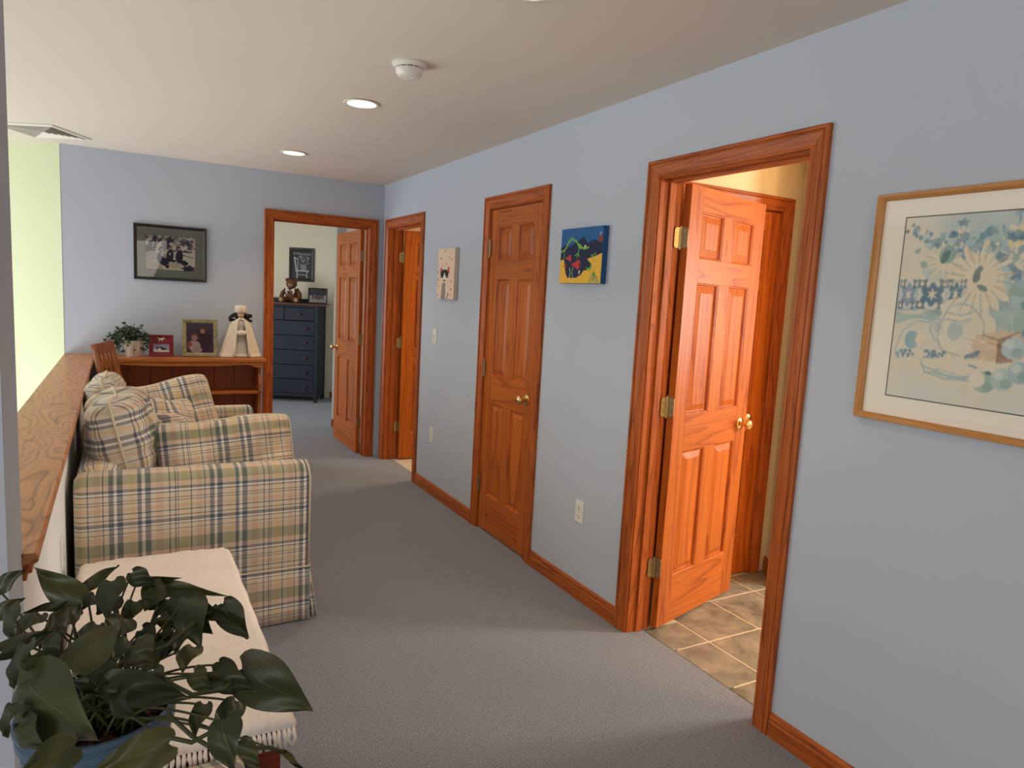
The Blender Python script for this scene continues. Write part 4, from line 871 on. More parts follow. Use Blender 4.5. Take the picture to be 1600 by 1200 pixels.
# small ivy in a cream pot
iv = empty('potted_ivy', (-1.955, 5.89, BT), label='small trailing green ivy in cream pot at the left end of the bookcase', cat='plant')
MB().lathe([(.045, 0), (.052, .01), (.064, .09), (.070, .108), (.070, .122), (.063, .122), (.060, .110)], 32).build('pot', M['pot_cream'], iv, smooth=True, auto=40)
MB().lathe([(.061, .110), (.001, .112)], 24).build('soil', M['soil'], iv)
b = MB(); rr = random.Random(11); stm = MB()
def small_leaf(b, c, size, nrm, tip):
    c = Vector(c); nrm = Vector(nrm).normalized(); tip = Vector(tip); tip = (tip-nrm*tip.dot(nrm)).normalized(); sd_ = nrm.cross(tip)
    P = [c, c+sd_*size*.42+tip*size*.15+nrm*size*.1, c+sd_*size*.30+tip*size*.6+nrm*size*.08, c+tip*size, c-sd_*size*.30+tip*size*.6+nrm*size*.08, c-sd_*size*.42+tip*size*.15+nrm*size*.1, c+tip*size*.45]
    b.pts(P, [(0, 1, 6), (1, 2, 6), (2, 3, 6), (3, 4, 6), (4, 5, 6), (5, 0, 6)])
for k in range(46):
    a_ = rr.random()*2*PI; out = .05+rr.random()*.12; up_ = rr.uniform(.03, .10); drop = rr.uniform(-.15, .04)
    ex = out*math.cos(a_)*1.15; ey = out*math.sin(a_)*.55-.02; path = [(0, 0, .11), (ex*.4, ey*.4, .13+up_), (ex*.8, ey*.8, .12+up_*.6), (ex, ey, max(.02, .13+drop))]
    stm.tube(path, .0018, 5)
    for t in range(9):
        f_ = .25+t/9*.75; i_ = min(2, int(f_*3)); q = f_*3-i_; p = Vector(path[i_]).lerp(Vector(path[i_+1]), q)+Vector((rr.gauss(0, .010), rr.gauss(0, .008), rr.gauss(0, .008)))
        p.x = min(p.x, .088)
        if p.y > .12: p.y = .12
        if p.z < .006 : p.z = .01
        small_leaf(b, p, rr.uniform(.020, .034), (rr.gauss(0, .5), -.6+rr.gauss(0, .4), .7), (rr.gauss(0, 1), rr.gauss(0, .5), -.4+rr.gauss(0, .6)))
b.build('foliage', M['ivy'], iv, kind='stuff'); stm.build('stems', M['stem'], iv, kind='stuff')
# ------------------------------------------------------------------ slat back chair behind the sofa
ch = empty('dining_chair', (-1.978, 5.106, 0), math.radians(-14), label='wooden slat back chair between the half wall and the bookcase', cat='chair')
Bp = (-.04, -.17, .46); 
def backpt(u, s_):   # u across the back 0..1, s_ up the back
    lean = .20; y = -.17+u*.36; x = -.035-s_*math.sin(lean); return Vector((x, y, .44+s_*math.cos(lean)))
for u in (0, 1):
    MB().tube([(-.02, -.17+u*.36, 0), (-.03, -.17+u*.36, .25), backpt(u, 0), backpt(u, .30), backpt(u, .635)], .016, 6).build('back_post', M['chair_wood'], ch)
def slab_back(nm, u0, u1, s0, s1, t_=.010, curve=0.0):
    A = []
    nrm = Vector((math.cos(.20), 0, math.sin(.20)))
    for (u, s_) in ((u0, s0), (u1, s0), (u1, s1), (u0, s1)): A.append(backpt(u, s_))
    b = MB(); b.loft([[p-nrm*t_ for p in A], [p+nrm*t_ for p in A]]); return b.build(nm, M['chair_wood'], ch, bevel=.003)
slab_back('top_rail', -.03, 1.03, .585, .655, .013); slab_back('lower_rail', .03, .97, .06, .11)
for k in range(4): u = .17+k*.22; slab_back('back_slat', u-.045, u+.045, .105, .59, .005)
MB().box(-.03, .40, -.20, .22, .42, .45, 0).build('seat', M['chair_wood'], ch, bevel=.008)
for y in (-.17, .19): MB().box(.345, .38, y-.017, y+.017, 0, .42).build('leg', M['chair_wood'], ch, bevel=.004)
# ------------------------------------------------------------------ sofa
sf = empty('sofa', (-1.74, 3.92, 0), label='plaid skirted loveseat along the half wall', cat='sofa'); SO = Vector((-1.74, 3.92, 0))
def rrect(y0, y1, z0, z1, r, n=6, corners=(0, 0, 1, 1)):
    """loop of (y,z) going up the near face, over the top, down the other"""
    P = []
    P.append((y0, z0)); 
    for i in range(1, 6): P.append((y0, z0+(z1-r-z0)*i/6))
    for i in range(n+1): a_ = PI-PI/2*i/n; P.append((y0+r+r*math.cos(a_), z1-r+r*math.sin(a_)))
    for i in range(1, 4): P.append((y0+r+(y1-y0-2*r)*i/4, z1+.004*math.sin(PI*i/4)))
    for i in range(n+1): a_ = PI/2-PI/2*i/n; P.append((y1-r+r*math.cos(a_), z1-r+r*math.sin(a_)))
    for i in range(5, 0, -1): P.append((y1, z0+(z1-r-z0)*i/6))
    P.append((y1, z0)); return P
def sweep(P, lo, hi, axis, rnd=.03, wob=.0, off=(0, 0), zref=0.0):
    """sweep profile P((a,z)) along axis between lo and hi with rounded ends"""
    per = [0.0]
    for i in range(1, len(P)): per.append(per[-1]+math.hypot(P[i][0]-P[i-1][0], P[i][1]-P[i-1][1]))
    cy = sum(p[0] for p in P)/len(P); zt_ = max(p[1] for p in P)
    st_ = []; N = 14
    for t, ins in ((0, 1.0), (.3, .45), (.65, .12), (1, 0)): st_.append((lo+rnd*t, ins*rnd*.8))
    for i in range(1, N): st_.append((lo+rnd+(hi-lo-2*rnd)*i/N, 0))
    for t, ins in ((1, 0), (.65, .12), (.3, .45), (0, 1.0)): st_.append((hi-rnd*t, ins*rnd*.8))
    rings = []; G = []
    zb = min(p[1] for p in P)
    y0 = min(p[0] for p in P); y1 = max(p[0] for p in P)
    for x, ins in st_:
        R = []
        for (y, z), s_ in zip(P, per):
            fy = (y-(y0+y1)/2)/((y1-y0)/2); fz = (z-zb)/(zt_-zb); yy = y-fy*ins; zz = z-ins*(1 if fz > .9 else 0)
            bul = wob*math.sin(PI*min(1, fz))*fy; yy += bul
            R.append((x, yy, zz) if axis == 'x' else (yy, x, zz))
            G.append((x+off[0], s_+off[1], 0))
        rings.append(R)
    # end caps with own vertices for fabric direction
    b = MB(); b.loft(rings, False, False, G)
    for ri in (0, -1):
        R = rings[ri]; Gc = [(p[1] if axis == 'x' else p[0], p[2]+.1, 0) for p in R]; b.pts(R, [tuple(range(len(R)))], Gc)
    return b
def local(b, o=SO): b.v = [(p[0]-o.x, p[1]-o.y, p[2]-o.z) for p in b.v]; return b
PU = -0.005; PV = .155
def sof(nm, b, **k): return local(b).build(nm, M['plaid'], sf, smooth=True, auto=50, **k)
XB, XF = -2.186, -1.290
sof('arm', sweep(rrect(3.060, 3.225, .25, .722, .045), XB, XF, 'x', .03, .004, (2.186, 0.0)))
sof('arm', sweep(rrect(4.62, 4.78, .25, .722, .045), XB, XF, 'x', .03, .004, (2.186, 0.0)))
sof('back', sweep(rrect(XB+.004, XB+.16, .25, .735, .05), 3.21, 4.64, 'y', .03, .003, (.1, -.2)))
sof('front_rail', sweep(rrect(XF-.10, XF-.012, .25, .36, .02), 3.20, 4.64, 'y', .01, 0, (.1, -.2)))
for (ya, yb) in ((3.228, 3.918), (3.924, 4.616)): sof('seat_cushion', sweep(rrect(-2.02, XF-.005, .345, .490, .05), ya, yb, 'y', .05, .004, (.1, .13)))
bxb = MB().box(-2.17, XF-.02, 3.08, 4.76, .10, .345); local(bxb).build('base', M['dark'], sf)
# skirt: near, front and far runs with kick pleats
def skirt(nm, a, b_, out, flare=.012, wave=.003, n=40, goff=0.0):
    a, b_, out = Vector(a), Vector(b_), Vector(out); b = MB(); rings = []; G = []; Ln = (b_-a).length
    for zi, z in enumerate([.253, .20, .14, .07, .008]):
        R = []
        for i in range(n+1):
            t = i/n; f_ = (1-z/.25); p = a.lerp(b_, t)+out*(flare*f_+wave*f_*math.sin(t*19)); R.append((p.x, p.y, z)); G.append((a.x+2.186+(b_.x-a.x)*t if abs(b_.x-a.x) > .1 else a.y+(b_.y-a.y)*t, z-.25, 0))
        rings.append(R)
    b.loft(rings, False, False, G); o = sof(nm, b); md = o.modifiers.new('s', 'SOLIDIFY'); md.thickness = .004; return o
skirt('skirt', (XB, 3.058, 0), (XF+.004, 3.058, 0), (0, -1, 0)); skirt('skirt', (XF+.004, 3.07, 0), (XF+.004, 4.77, 0), (1, 0, 0), .02); skirt('skirt', (XF, 4.782, 0), (XB, 4.782, 0), (0, 1, 0))
skirt('skirt_pleat', (XF-.02, 3.062, 0), (XF+.006, 3.075, 0), (.8, .25, 0), .055, .0, 6); skirt('skirt_pleat', (XF+.004, 3.10, 0), (XF+.002, 3.07, 0), (1, 0, 0), .045, 0, 6)
pp = MB().tube([(XB, 3.056, .254), (XF+.004, 3.056, .254), (XF+.008, 3.075, .254), (XF+.008, 4.77, .254)], .003, 6); pp.g = [(v[0], .02, 0) for v in pp.v]; local(pp).build('piping', M['plaid_pipe'], sf, smooth=True)
pp = MB().tube([(XF-.002, 3.064, .26), (XF-.001, 3.064, .66), (XF-.004, 3.085, .705), (XF-.004, 3.14, .722), (XF-.004, 3.20, .705), (XF-.001, 3.222, .66), (XF-.001, 3.222, .36)], .005, 6); pp.g = [(v[0], v[2]*.01+.02, 0) for v in pp.v]; local(pp).build('piping', M['plaid_pipe'], sf, smooth=True)
def cushion(name, label, w, h, t, loc, rot, seed=0, pinch=.05, ex=.5, pw_=4, group=None, droop=0.0, sag=0.0, goff=(0, 0), swap=False, n=34):
    rs_ = np.random.RandomState(seed); ph = rs_.rand(8)*6; r = empty(name, loc, 0, label=label, cat='cushion', group=group); r.rotation_mode = 'XYZ'; r.rotation_euler = rot
    b = MB(); 
    def pt(a, c, sgn):
        x = w/2*a*(1-pinch*(1-c*c)*abs(a)**3); z = h/2*c*(1-pinch*(1-a*a)*abs(c)**3)
        th = (max(0, (1-abs(a)**pw_))*max(0, (1-abs(c)**pw_)))**ex
        y = sgn*t/2*th
        edge = (max(abs(a), abs(c)))**3*(1-max(abs(a), abs(c)))*8
        y += sgn*(.010*math.sin(ph[0]+6*a+2*c)+.008*math.sin(ph[1]-3*a+7*c)+.006*math.sin(ph[2]+11*a-5*c))*th
        y += sgn*.006*edge*math.sin(ph[3]+22*(a if abs(c) > abs(a) else c))
        y += .015*math.sin(ph[4]+2.2*a)*max(0, c)*1.0
        z -= sag*(1-a*a)*max(0, c)
        z += .006*math.sin(ph[5]+5*a)*c
        x, z = x*(1-.07*abs(c)**7*abs(a)**3), z*(1-.07*abs(a)**7*abs(c)**3)
        wz = 0
        x *= 1+.10*droop*(-c)
        return (x, y, z)
    for sgn in (-1, 1):
        G = []; P = []
        for j in range(n+1):
            for i in range(n+1):
                a = -math.cos(PI*i/n) if False else -1+2*i/n; c = -1+2*j/n; a = math.sin(a*PI/2)*.35+a*.65; c = math.sin(c*PI/2)*.35+c*.65
                p = pt(a, c, sgn); P.append(p); g = (p[0]+goff[0]+(a*abs(a))*.03, p[2]+goff[1]+(c*abs(c))*.03, 0); G.append((g[1], g[0], 0) if swap else g)
        F = [(j*(n+1)+i, j*(n+1)+i+1, (j+1)*(n+1)+i+1, (j+1)*(n+1)+i) for j in range(n) for i in range(n)]
        b.pts(P, F, G)
    o = b.build('cover', M['plaid'], r, smooth=True)
    bm = bmesh.new(); bm.from_mesh(o.data); bmesh.ops.remove_doubles(bm, verts=bm.verts, dist=.0006); bmesh.ops.recalc_face_normals(bm, faces=bm.faces); bm.to_mesh(o.data); bm.free()
    path = []
    for k in range(80):
        q = k/80*4; s_ = q % 1*2-1; q = int(q); a, c = ((s_, -1), (1, s_), (-s_, 1), (-1, -s_))[q]; path.append(pt(a, c, 0))
    path.append(path[0]); pi_ = MB().tube(path, .0055, 7, False); pi_.g = [(.02, .05*v[0], 0) for v in pi_.v]; pi_.build('piping', M['plaid_pipe'], r, smooth=True)
    return r
# local cushion: x width, z height, y thickness (faces -y)
R = math.radians
cushion('sofa_cushion', 'fat plaid back cushion nearest the camera against the half wall', .58, .53, .25, (-2.000, 3.55, .730), (R(-13), 0, R(88)), 3, .04, .38, 6, 'plaid loose back cushions', goff=(.09, .05), swap=True)
cushion('sofa_cushion', 'plaid back cushion behind the nearest fat one', .56, .50, .18, (-2.080, 4.17, .735), (R(-6), 0, R(92)), 5, .03, .42, 5, 'plaid loose back cushions', goff=(.22, .1), swap=True)
cushion('sofa_cushion', 'wide plaid pillow lying along the near sofa arm', .60, .40, .24, (-1.595, 3.390, .682), (R(-15), R(-5.0), R(-2)), 8, .03, .36, 7, goff=(.16, .03))
cushion('sofa_cushion', 'large square plaid pillow leaning on the far sofa arm', .56, .48, .17, (-1.805, 4.40, .695), (R(-24), R(-13), R(4)), 12, .05, .45, 4, goff=(.10, .10))
cushion('sofa_cushion', 'soft plaid pillow slumped in the middle of the sofa', .42, .42, .15, (-1.845, 4.07, .690), (R(-30), R(10), R(30)), 15, .06, .45, 4, goff=(.2, .2))
cushion('sofa_cushion', 'small round ended plaid pillow tucked between the cushions', .30, .36, .20, (-1.820, 3.78, .655), (R(-12), R(14), R(70)), 18, .03, .38, 6, goff=(.05, .15))
# ------------------------------------------------------------------ chest with cloth
cs = empty('wooden_chest', (-1.9, 2.27, 0), label='low reddish wooden chest in front of the sofa, under a white cloth', cat='chest')
def csb(nm, x0, x1, y0, y1, z0, z1, ax, bevel=.003): return MB().box(x0+1.9, x1+1.9, y0-2.27, y1-2.27, z0, z1, ax).build(nm, M['chest_wood'], cs, bevel=bevel)
csb('end_panel', -2.135, -1.672, 1.672, 1.692, .03, .425, 0); csb('end_panel', -2.135, -1.672, 2.848, 2.868, .03, .425, 0)
csb('side_panel', -1.690, -1.670, 1.692, 2.848, .03, .425, 1); csb('side_panel', -2.137, -2.117, 1.692, 2.848, .03, .425, 1)
csb('lid', -2.145, -1.660, 1.660, 2.880, .425, .448, 1, .006); csb('plinth', -2.140, -1.668, 1.668, 2.872, 0, .05, 1)
tc_ = empty('tablecloth', (-1.9, 2.27, .45), label='white embroidered cloth with fringe spread over the wooden chest', cat='tablecloth')
b = MB(); nx, ny = 60, 110; P = []; G = []
xa, xb, ya, yb = -2.165, -1.640, 1.640, 2.905
def drape(x, y):
    z = .4515+.0015*math.sin(x*31+y*7)+.0018*math.sin(y*23-x*9)
    ex = max(0, x+1.656, -2.149-x); ey = max(0, 1.656-y, y-2.884); e_ = max(ex, ey)
    if e_ > 0: z -= min(.09, e_*1.9)
    return z
for j in range(ny+1):
    for i in range(nx+1):
        s_ = i/nx; t = j/ny; x = xa+(xb-xa)*s_; y = ya+(yb-ya)*t
        x += .004*math.sin(t*40)*(abs(s_-.5)*2)**6; y += (.006*math.sin(s_*30)+.012*math.sin(s_*PI))*t**8
        cr_ = max(0, s_-.88)/.12*max(0, t-.93)/.07; y -= .05*cr_*cr_; x -= .02*cr_
        P.append((x+1.9, y-2.27, drape(x, y)-.45)); G.append((x, y, 0))
F = [(j*(nx+1)+i, j*(nx+1)+i+1, (j+1)*(nx+1)+i+1, (j+1)*(nx+1)+i) for j in range(ny) for i in range(nx)]
o = b.pts(P, F, G).build('cloth', M['cloth'], tc_, smooth=True); md = o.modifiers.new('s', 'SOLIDIFY'); md.thickness = .002; md.offset = 1
rr = random.Random(2); b = MB()
for k in range(44):
    x = xa+.012+(xb-xa-.02)*k/43; z0_ = drape(x, ya)+.0
    top = Vector((x+1.9, ya-2.27, z0_-.45)); b.tube([top+Vector((0, .004, .002)), top+Vector((rr.gauss(0, .001), -.007, -.010)), top+Vector((rr.gauss(0, .002), -.009, -.022)), top+Vector((rr.gauss(0, .004), -.010, -.040))], [.0035, .0055, .0045, .0058], 7)
b.build('fringe', M['cloth'], tc_, smooth=True, kind='stuff')
# fabric bin in front of the chest
fb = empty('fabric_bin', (-1.905, 1.48, 0), label='tan plaid fabric bin in front of the chest, behind the big potted plant', cat='bin')
b = MB(); q = rrect(-.145, .145, 0, .40, .001, 1)
b = MB().box(-.145, .135, -.13, .13, .0, .41); b.g = [(v[0]+v[1]*.5, v[2]*1.0+v[1]*.3, 0) for v in b.v]; b.build('body', M['plaid'], fb, bevel=.012)
MB().box(.1352, .150, -.125, .132, .02, .425).build('trim_strip', M['navy'], fb, bevel=.004)
# ------------------------------------------------------------------ big pothos in blue pot on a stand
pc = Vector((-2.045, 1.225, 0)); ZR = .815; SB = ZR-.26; PR = .77
sdn = empty('plant_stand', (pc.x, pc.y, 0), label='wooden plant stand under the blue pot', cat='stand')
MB().lathe([(.001, SB-.026), (.12, SB-.026), (.125, SB-.018), (.125, SB-.006), (.12, SB-.001), (.001, SB-.001)], 32).build('top', M['chest_wood'], sdn)
for k in range(4):
    a_ = PI/4+k*PI/2; MB().tube([(.09*math.cos(a_), .09*math.sin(a_), SB-.02), (.135*math.cos(a_), .135*math.sin(a_), 0)], .014, 8).build('leg', M['chest_wood'], sdn, smooth=True)
pl = empty('potted_plant', (pc.x, pc.y, SB), label='large dark leafy pothos in a blue pot in the near left corner', cat='plant')
hh = ZR-SB
MB().lathe([(a_*PR, b_) for a_, b_ in [(.001, .0), (.095, .0), (.100, .01), (.130, hh-.065), (.137, hh-.060), (.137, hh-.050), (.131, hh-.045), (.133, hh-.040), (.146, hh-.030), (.146, hh-.020), (.140, hh-.015), (.150, hh-.008), (.150, hh-.002), (.147, hh), (.140, hh), (.136, hh-.02), (.130, hh-.045)]], 56).build('pot', M['pot_blue'], pl, smooth=True, auto=35)
b = MB(); rings = []
for i in range(8):
    r_ = PR*.133*(1-i/8)+.0005; rings.append([(r_*math.cos(2*PI*j/28), r_*math.sin(2*PI*j/28), hh-.035+.006*math.sin(j*3+i*5)) for j in range(28)])
b.loft(rings, True, True); b.build('soil', M['soil'], pl, smooth=True)
b = MB(); rr = random.Random(9)
for k in range(40):
    a_ = rr.random()*2*PI; r_ = PR*.12*math.sqrt(rr.random()); b.ell((r_*math.cos(a_), r_*math.sin(a_), hh-.028), (.006+.004*rr.random(), .006, .004), 6, 5)
b.build('bark_chips', M['terracotta'], pl, kind='stuff')
PO = Vector((pc.x, pc.y, SB))
def leaf_obj(base, tip, width, face, curl=.12, fold=.25, twist=0.0):
    """base, tip world points; width in metres; face = direction the upper side should face"""
    base, tip = Vector(base), Vector(tip); ax_ = tip-base; Ln = ax_.length; ax_.normalize(); face = Vector(face); nrm = (face-ax_*face.dot(ax_)).normalized(); sd_ = ax_.cross(nrm)
    n, m = 16, 8; P = []; G = []
    for j in range(n+1):
        t = (j/n)**1.25
        wv = math.sin(PI*min(1, (t*.99+.01))**.55)**.85*(1-t**3*.3) if t < 1 else 0.0
        for i in range(m+1):
            s_ = -1+2*i/m; lobe = -.13*Ln*(abs(s_)**1.3)*math.exp(-((t-.05)/.12)**2)
            al = t*Ln+lobe; x = s_*wv*width/2
            z = fold*abs(x)-curl*Ln*(t*t)*.9-.35*abs(s_)**2*width*.18+.004*math.sin(7*t+s_*3)
            P.append(base+ax_*al+sd_*x+nrm*z-PO); G.append((s_, t, 0))
    F = [(j*(m+1)+i, j*(m+1)+i+1, (j+1)*(m+1)+i+1, (j+1)*(m+1)+i) for j in range(n) for i in range(m)]
    return MB().pts(P, F, G).build('leaf', M['leaf'], pl, smooth=True)
LV = [  # base px,py,depth  tip px,py,depth  width px
 (112, 1044, .98, 189, 963, 1.06, 62), (127, 946, 1.16, 50, 886, 1.16, 40), (42, 1066, .88, 131, 1156, .80, 92), (172, 1069, .93, 300, 1093, .97, 44),
 (378, 1046, 1.10, 489, 1115, 1.12, 68), (347, 945, 1.20, 386, 1000, 1.20, 40), (257, 912, 1.24, 348, 932, 1.18, 14), (264, 936, 1.22, 352, 968, 1.16, 36),
 (172, 908, 1.16, 164, 962, 1.12, 44), (254, 908, 1.24, 224, 952, 1.20, 42), (212, 910, 1.24, 282, 903, 1.24, 12), (132, 918, 1.18, 186, 882, 1.22, 18),
 (-6, 920, 1.10, 38, 890, 1.10, 24), (-10, 962, 1.05, 38, 934, 1.06, 22), (104, 943, 1.10, 38, 956, 1.05, 14), (112, 956, 1.10, 70, 982, 1.04, 32),
 (60, 958, 1.08, 24, 992, 1.02, 30), (2, 1018, .92, 94, 984, 1.00, 26), (40, 1006, .92, 12, 1070, .86, 34), (16, 950, 1.0, 18, 1004, .96, 28),
 (176, 1050, 1.02, 116, 1040, .98, 30), (242, 1014, 1.12, 190, 1036, 1.06, 46), (167, 998, 1.08, 150, 1034, 1.04, 22), (194, 966, 1.14, 174, 998, 1.12, 42),
 (242, 1018, 1.14, 275, 1012, 1.14, 24), (292, 935, 1.20, 308, 1008, 1.12, 48), (289, 980, 1.16, 272, 1020, 1.12, 28), (333, 1052, 1.08, 400, 1082, 1.06, 36),
 (348, 1126, .96, 360, 1204, .92, 54), (376, 1160, .98, 406, 1204, .98, 26), (368, 1094, 1.04, 336, 1148, .99, 36), (264, 1162, .82, 142, 1204, .78, 52),
 (118, 1164, .80, 34, 1200, .76, 50), (180, 1086, .92, 203, 1122, .88, 36), (119, 1062, .92, 152, 1088, .90, 16), (252, 988, 1.18, 276, 1012, 1.18, 22),
 (275, 944, 1.22, 240, 960, 1.20, 22), (250, 964, 1.2, 278, 982, 1.2, 20), (342, 1038, 1.12, 380, 1066, 1.12, 26), (443, 1176, 1.05, 478, 1206, 1.02, 9),
 (60, 1042, .96, 30, 1024, .94, 26), (92, 1068, .94, 70, 1088, .90, 24), (212, 1008, 1.04, 236, 1040, 1.02, 46), (130, 1010, 1.04, 112, 1050, 1.0, 26),
 (210, 940, 1.2, 196, 978, 1.18, 30), (300, 1010, 1.12, 282, 1046, 1.08, 34), (300, 1052, 1.06, 330, 1080, 1.04, 30), (20, 1100, .85, 4, 1150, .82, 34),
 (236, 1050, .98, 262, 1076, .96, 28), (76, 1000, 1.02, 96, 1034, 1.0, 30), (230, 930, 1.22, 262, 950, 1.22, 30), (148, 930, 1.16, 128, 950, 1.14, 26),
 (150, 975, 1.16, 120, 1010, 1.12, 34), (200, 1000, 1.12, 170, 1030, 1.08, 38), (70, 1020, 1.04, 50, 1055, 1.0, 34), (20, 1040, .98, 60, 1070, .94, 34), (180, 930, 1.2, 150, 960, 1.18, 34),
 (220, 985, 1.16, 250, 1015, 1.14, 30), (300, 960, 1.2, 330, 990, 1.18, 30), (30, 1130, .84, 60, 1170, .80, 40), (318, 1100, 1.0, 300, 1150, .97, 30), (90, 980, 1.1, 60, 1010, 1.06, 30), (205, 895, 1.24, 240, 915, 1.22, 26)]
rr = random.Random(21); stems = MB()
for k, (bx_, by_, bd, tx, ty, td, wpx) in enumerate(LV):
    B_ = at(bx_, by_, bd); T_ = at(tx, ty, td); wm = wpx*((bd+td)/2)/FPX*1.22
    face = (-cf+Vector((rr.uniform(-.25, .25), rr.uniform(-.2, .2), .35)))
    lf = leaf_obj(B_, T_, wm, face, rr.uniform(.03, .10), rr.uniform(.05, .3))
    if k == 0: lf['label'] = 'leaf'
    root_ = Vector((pc.x+rr.uniform(-.06, .06), pc.y+rr.uniform(-.06, .06), ZR-.035)); mid = root_.lerp(B_, .55)+Vector((0, 0, .5*max(.02, .10-abs(B_.z-ZR)*.2)+.04)); 
    E_ = B_+(T_-B_)*.03; c1 = root_.lerp(E_, .35)+Vector((0, 0, .05)); pth = [root_*((1-t)**2)+c1*(2*t*(1-t))+E_*(t*t) for t in [i/10 for i in range(11)]]
    MB().tube([p-PO for p in pth], [.0026-.0001*i for i in range(11)], 7).build('stem', M['stem'], pl, smooth=True)
if 'label' in pl.children[0]: pass
for o_ in pl.children:
    if o_.name.startswith('leaf') and 'label' in o_: del o_['label']
# trailing vines
for pts_ in ([(262, 1115, 1.0), (300, 1150, 1.0), (336, 1172, 1.0), (372, 1170, 1.0)], [(250, 1060, 1.0), (300, 1085, 1.02), (350, 1078, 1.05), (378, 1048, 1.10)], [(255, 1150, .96), (300, 1160, .98), (336, 1140, .99), (350, 1126, .96)], [(200, 1030, 1.05), (260, 1010, 1.1), (320, 960, 1.18), (347, 945, 1.2)], [(372, 1170, 1.0), (420, 1168, 1.04), (443, 1176, 1.05)]):
    MB().tube([at(*p)-PO for p in pts_], .0032, 7).build('vine', M['stem'], pl, smooth=True)
# ------------------------------------------------------------------ bedroom: dresser, bear and pictures
dr0 = Vector((.158, 9.083, 0)); dr = empty('dresser', dr0, math.radians(180)-ang, label='tall navy blue dresser with drawers seen through the bedroom doorway', cat='dresser')
# local x runs to the left along the front (away from the right front foot), local +y points to the camera side -> depth is -y
def drb(nm, mat, x0, x1, y0, y1, z0, z1, par=None, ax=2, bevel=.003): return MB().box(x0, x1, -y1, -y0, z0, z1, ax).build(nm, mat, par or dr, bevel=bevel)
DWD = .86; DH = 1.262
drb('side_panel', M['dresser_blue'], .005, .025, .02, .43, .06, DH); drb('side_panel', M['dresser_blue'], DWD-.025, DWD-.005, .02, .43, .06, DH)
drb('back_panel', M['dresser_blue'], .02, DWD-.02, .42, .435, .08, DH); drb('base_rail', M['dresser_blue'], .04, DWD-.04, .012, .03, .075, .115, ax=0); drb('top_rail', M['dresser_blue'], .04, DWD-.04, .012, .03, 1.232, DH, ax=0)
for x in (0, DWD-.042):
    drb('leg', M['dresser_blue'], x, x+.042, 0, .042, 0, DH); drb('leg', M['dresser_blue'], x, x+.042, .395, .437, 0, DH)
drb('top', M['dresser_top'], -.065, DWD+.065, -.03, .455, DH, DH+.020, ax=0, bevel=.005); drb('gallery', M['dresser_blue'], .0, DWD, .425, .445, DH+.02, DH+.075)
drb('bottom_panel', M['dark'], .04, DWD-.04, .03, .42, .08, .10)
def knob_(par, x, z): MB().lathe([(.006, 0), (.006, .008), (.014, .014), (.017, .022), (.012, .029), (.001, .031)], 16, (x, .002-.010+.006, z), 'y').build('knob', M['knob_wood'], par, smooth=True)
rows_ = [(.120, .300), (.306, .487), (.493, .678), (.684, .868), (.874, 1.058)]
for (z0_, z1_) in rows_:
    d_ = drb('drawer', M['dresser_blue'], .046, DWD-.046, .006, .35, z0_, z1_); 
    for x in (.152, DWD-.152): knob_(d_, x, (z0_+z1_)/2)
for (x0, x1) in ((.046, DWD/2-.003), (DWD/2+.003, DWD-.046)):
    d_ = drb('drawer', M['dresser_blue'], x0, x1, .006, .35, 1.066, 1.228); knob_(d_, (x0+x1)/2, 1.147)
def drw(u, v, z): return dr0+DW*u+NW*v+Vector((0, 0, z))
def chairpic():
    c = Canvas(48, 66, (70, 68, 76)); c.shade(c.noise(5, 3), (110, 106, 112), .6); c.line([(.08, .1), (.95, .12)], .05, (170, 160, 165))
    for k in range(60): c.ell(.35+rs.rand()*.5, .16+rs.rand()*.34, .03, .02, [(196, 190, 196), (120, 116, 124)][k % 2])
    c.line([(.12, .25), (.22, .70)], .05, (220, 214, 214)); c.line([(.28, .3), (.3, .68)], .03, (200, 196, 198)); c.line([(.12, .25), (.28, .3)], .04, (220, 214, 214)); c.ell(.58, .6, .17, .11, (170, 160, 166)); c.line([(.2, .72), (.85, .72)], .05, (226, 220, 218)); c.line([(.26, .74), (.26, .97)], .04, (220, 214, 214)); c.line([(.78, .74), (.76, .95)], .04, (220, 214, 214)); c.line([(.26, .86), (.78, .86)], .025, (200, 196, 198)); return c
wp = QW+DW*.43+Vector((0, 0, 1.790)); framed('framed_print', 'black framed grey print of a chair with flowers on the bedroom wall', wp, -ang, .335, .445, .040, .02, M['black_frame'], 0.0, None, chairpic(), cat='picture')
def snow():
    c = Canvas(50, 44, (206, 200, 196)); c.poly([(0, 0), (1, 0), (1, .4), (0, .45)], (70, 74, 86)); c.shade(c.noise(8, 3)*(c.V < .5), (130, 120, 120), .5)
    for k in range(26): c.ell(.2+rs.rand()*.65, .45+rs.rand()*.3, .04, .06, [(70, 40, 44), (40, 50, 70), (150, 100, 80), (90, 60, 50)][k % 4])
    return c
fp = drw(.055, .20, DH+.020+.105); framed('photo_frame', 'grey framed group photo on top of the blue dresser', fp, -ang+math.radians(8), .245, .208, .018, .012, M['black_frame'], .0, None, snow(), tilt=math.radians(-9), cat='photo frame')
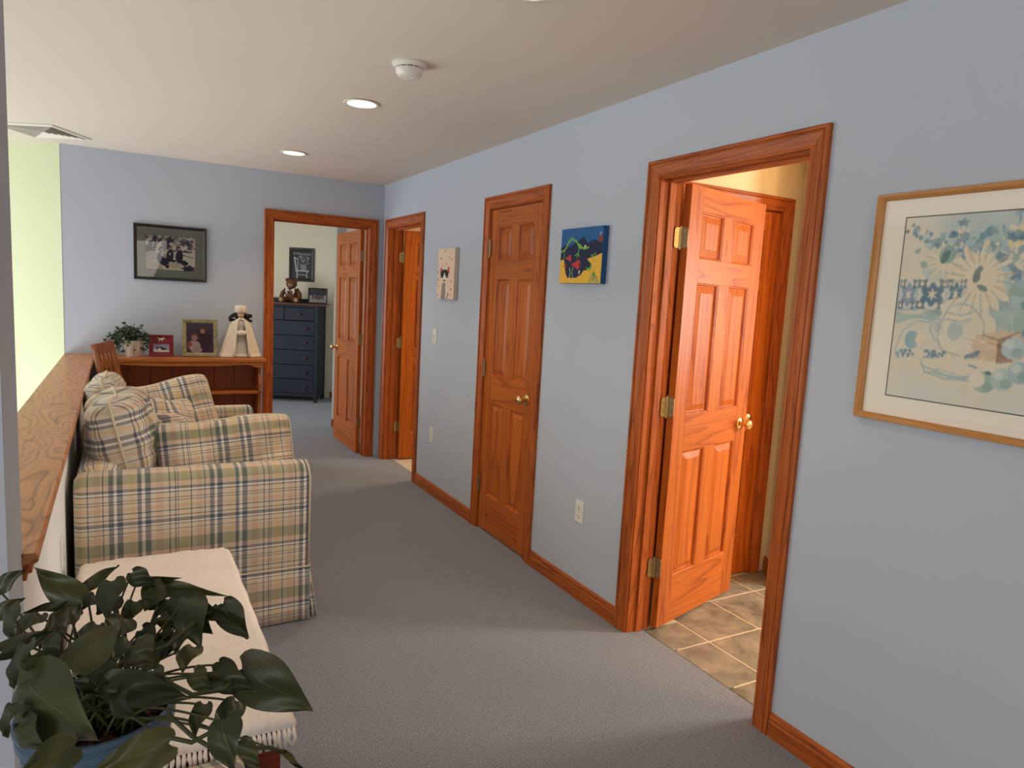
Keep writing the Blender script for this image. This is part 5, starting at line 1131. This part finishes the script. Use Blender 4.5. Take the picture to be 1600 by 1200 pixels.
# teddy bear
be = empty('teddy_bear', drw(.40, .22, DH+.020), -ang, label='brown teddy bear with white bow sitting on the blue dresser', cat='teddy bear')
def bp(nm, c_, r_, m_='bear', par=None, rot=None): return MB().ell(c_, r_, 20, 14, rot).build(nm, M[m_], par or be, smooth=True)
bp('body', (0, 0, .105), (.078, .066, .105)); hd = bp('head', (0, -.010, .245), (.070, .060, .062))
for s_ in (-1, 1):
    bp('ear', (s_*.058, .0, .295), (.027, .014, .026), par=hd); bp('eye', (s_*.022, -.066, .258), (.006, .005, .006), 'dark', hd)
    MB().tube([(s_*.065, -.010, .175), (s_*.110, -.030, .120), (s_*.120, -.055, .060), (s_*.118, -.062, .045)], [.026, .028, .027, .018], 12).build('arm', M['bear'], be, smooth=True)
    MB().tube([(s_*.040, -.02, .045), (s_*.075, -.080, .040), (s_*.095, -.135, .038), (s_*.097, -.142, .038)], [.036, .036, .034, .022], 12).build('leg', M['bear'], be, smooth=True)
    bp('paw', (s_*.098, -.146, .040), (.026, .010, .028), 'bear_muzzle')
bp('muzzle', (0, -.064, .232), (.030, .026, .023), 'bear_muzzle', hd); bp('nose', (0, -.090, .238), (.009, .006, .007), 'dark', hd)
b = MB()
for s_ in (-1, 1): b.loft([[(s_*.003, -.076, .165), (s_*.003, -.076, .150), (s_*.003, -.066, .150), (s_*.003, -.066, .165)], [(s_*.055, -.084, .192), (s_*.060, -.084, .140), (s_*.060, -.070, .140), (s_*.055, -.070, .192)], [(s_*.030, -.080, .110), (s_*.028, -.080, .105), (s_*.028, -.070, .105), (s_*.030, -.070, .110)]])
b.build('bow', M['ribbon'], be, bevel=.002)
b = MB()
for s_ in (-1, 1):
    for q in (.15, .5): b.tube([(s_*.006, -.079, .155), (s_*.05, -.086, .175-q*.06)], .0016, 5)
b.ell((0, -.082, .155), (.006, .005, .012), 8, 6); b.build('bow_pattern', M['dark'], be)
# white bin glimpsed behind the bathroom door hinge
wb = empty('waste_bin', (.30, 2.60, 0), label='small white bin behind the open bathroom door', cat='bin')
MB().lathe([(.001, 0), (.055, 0), (.058, .005), (.068, .30), (.072, .305), (.070, .312), (.064, .305), (.055, .01)], 28).build('body', M['white_plastic'], wb, smooth=True, auto=40)
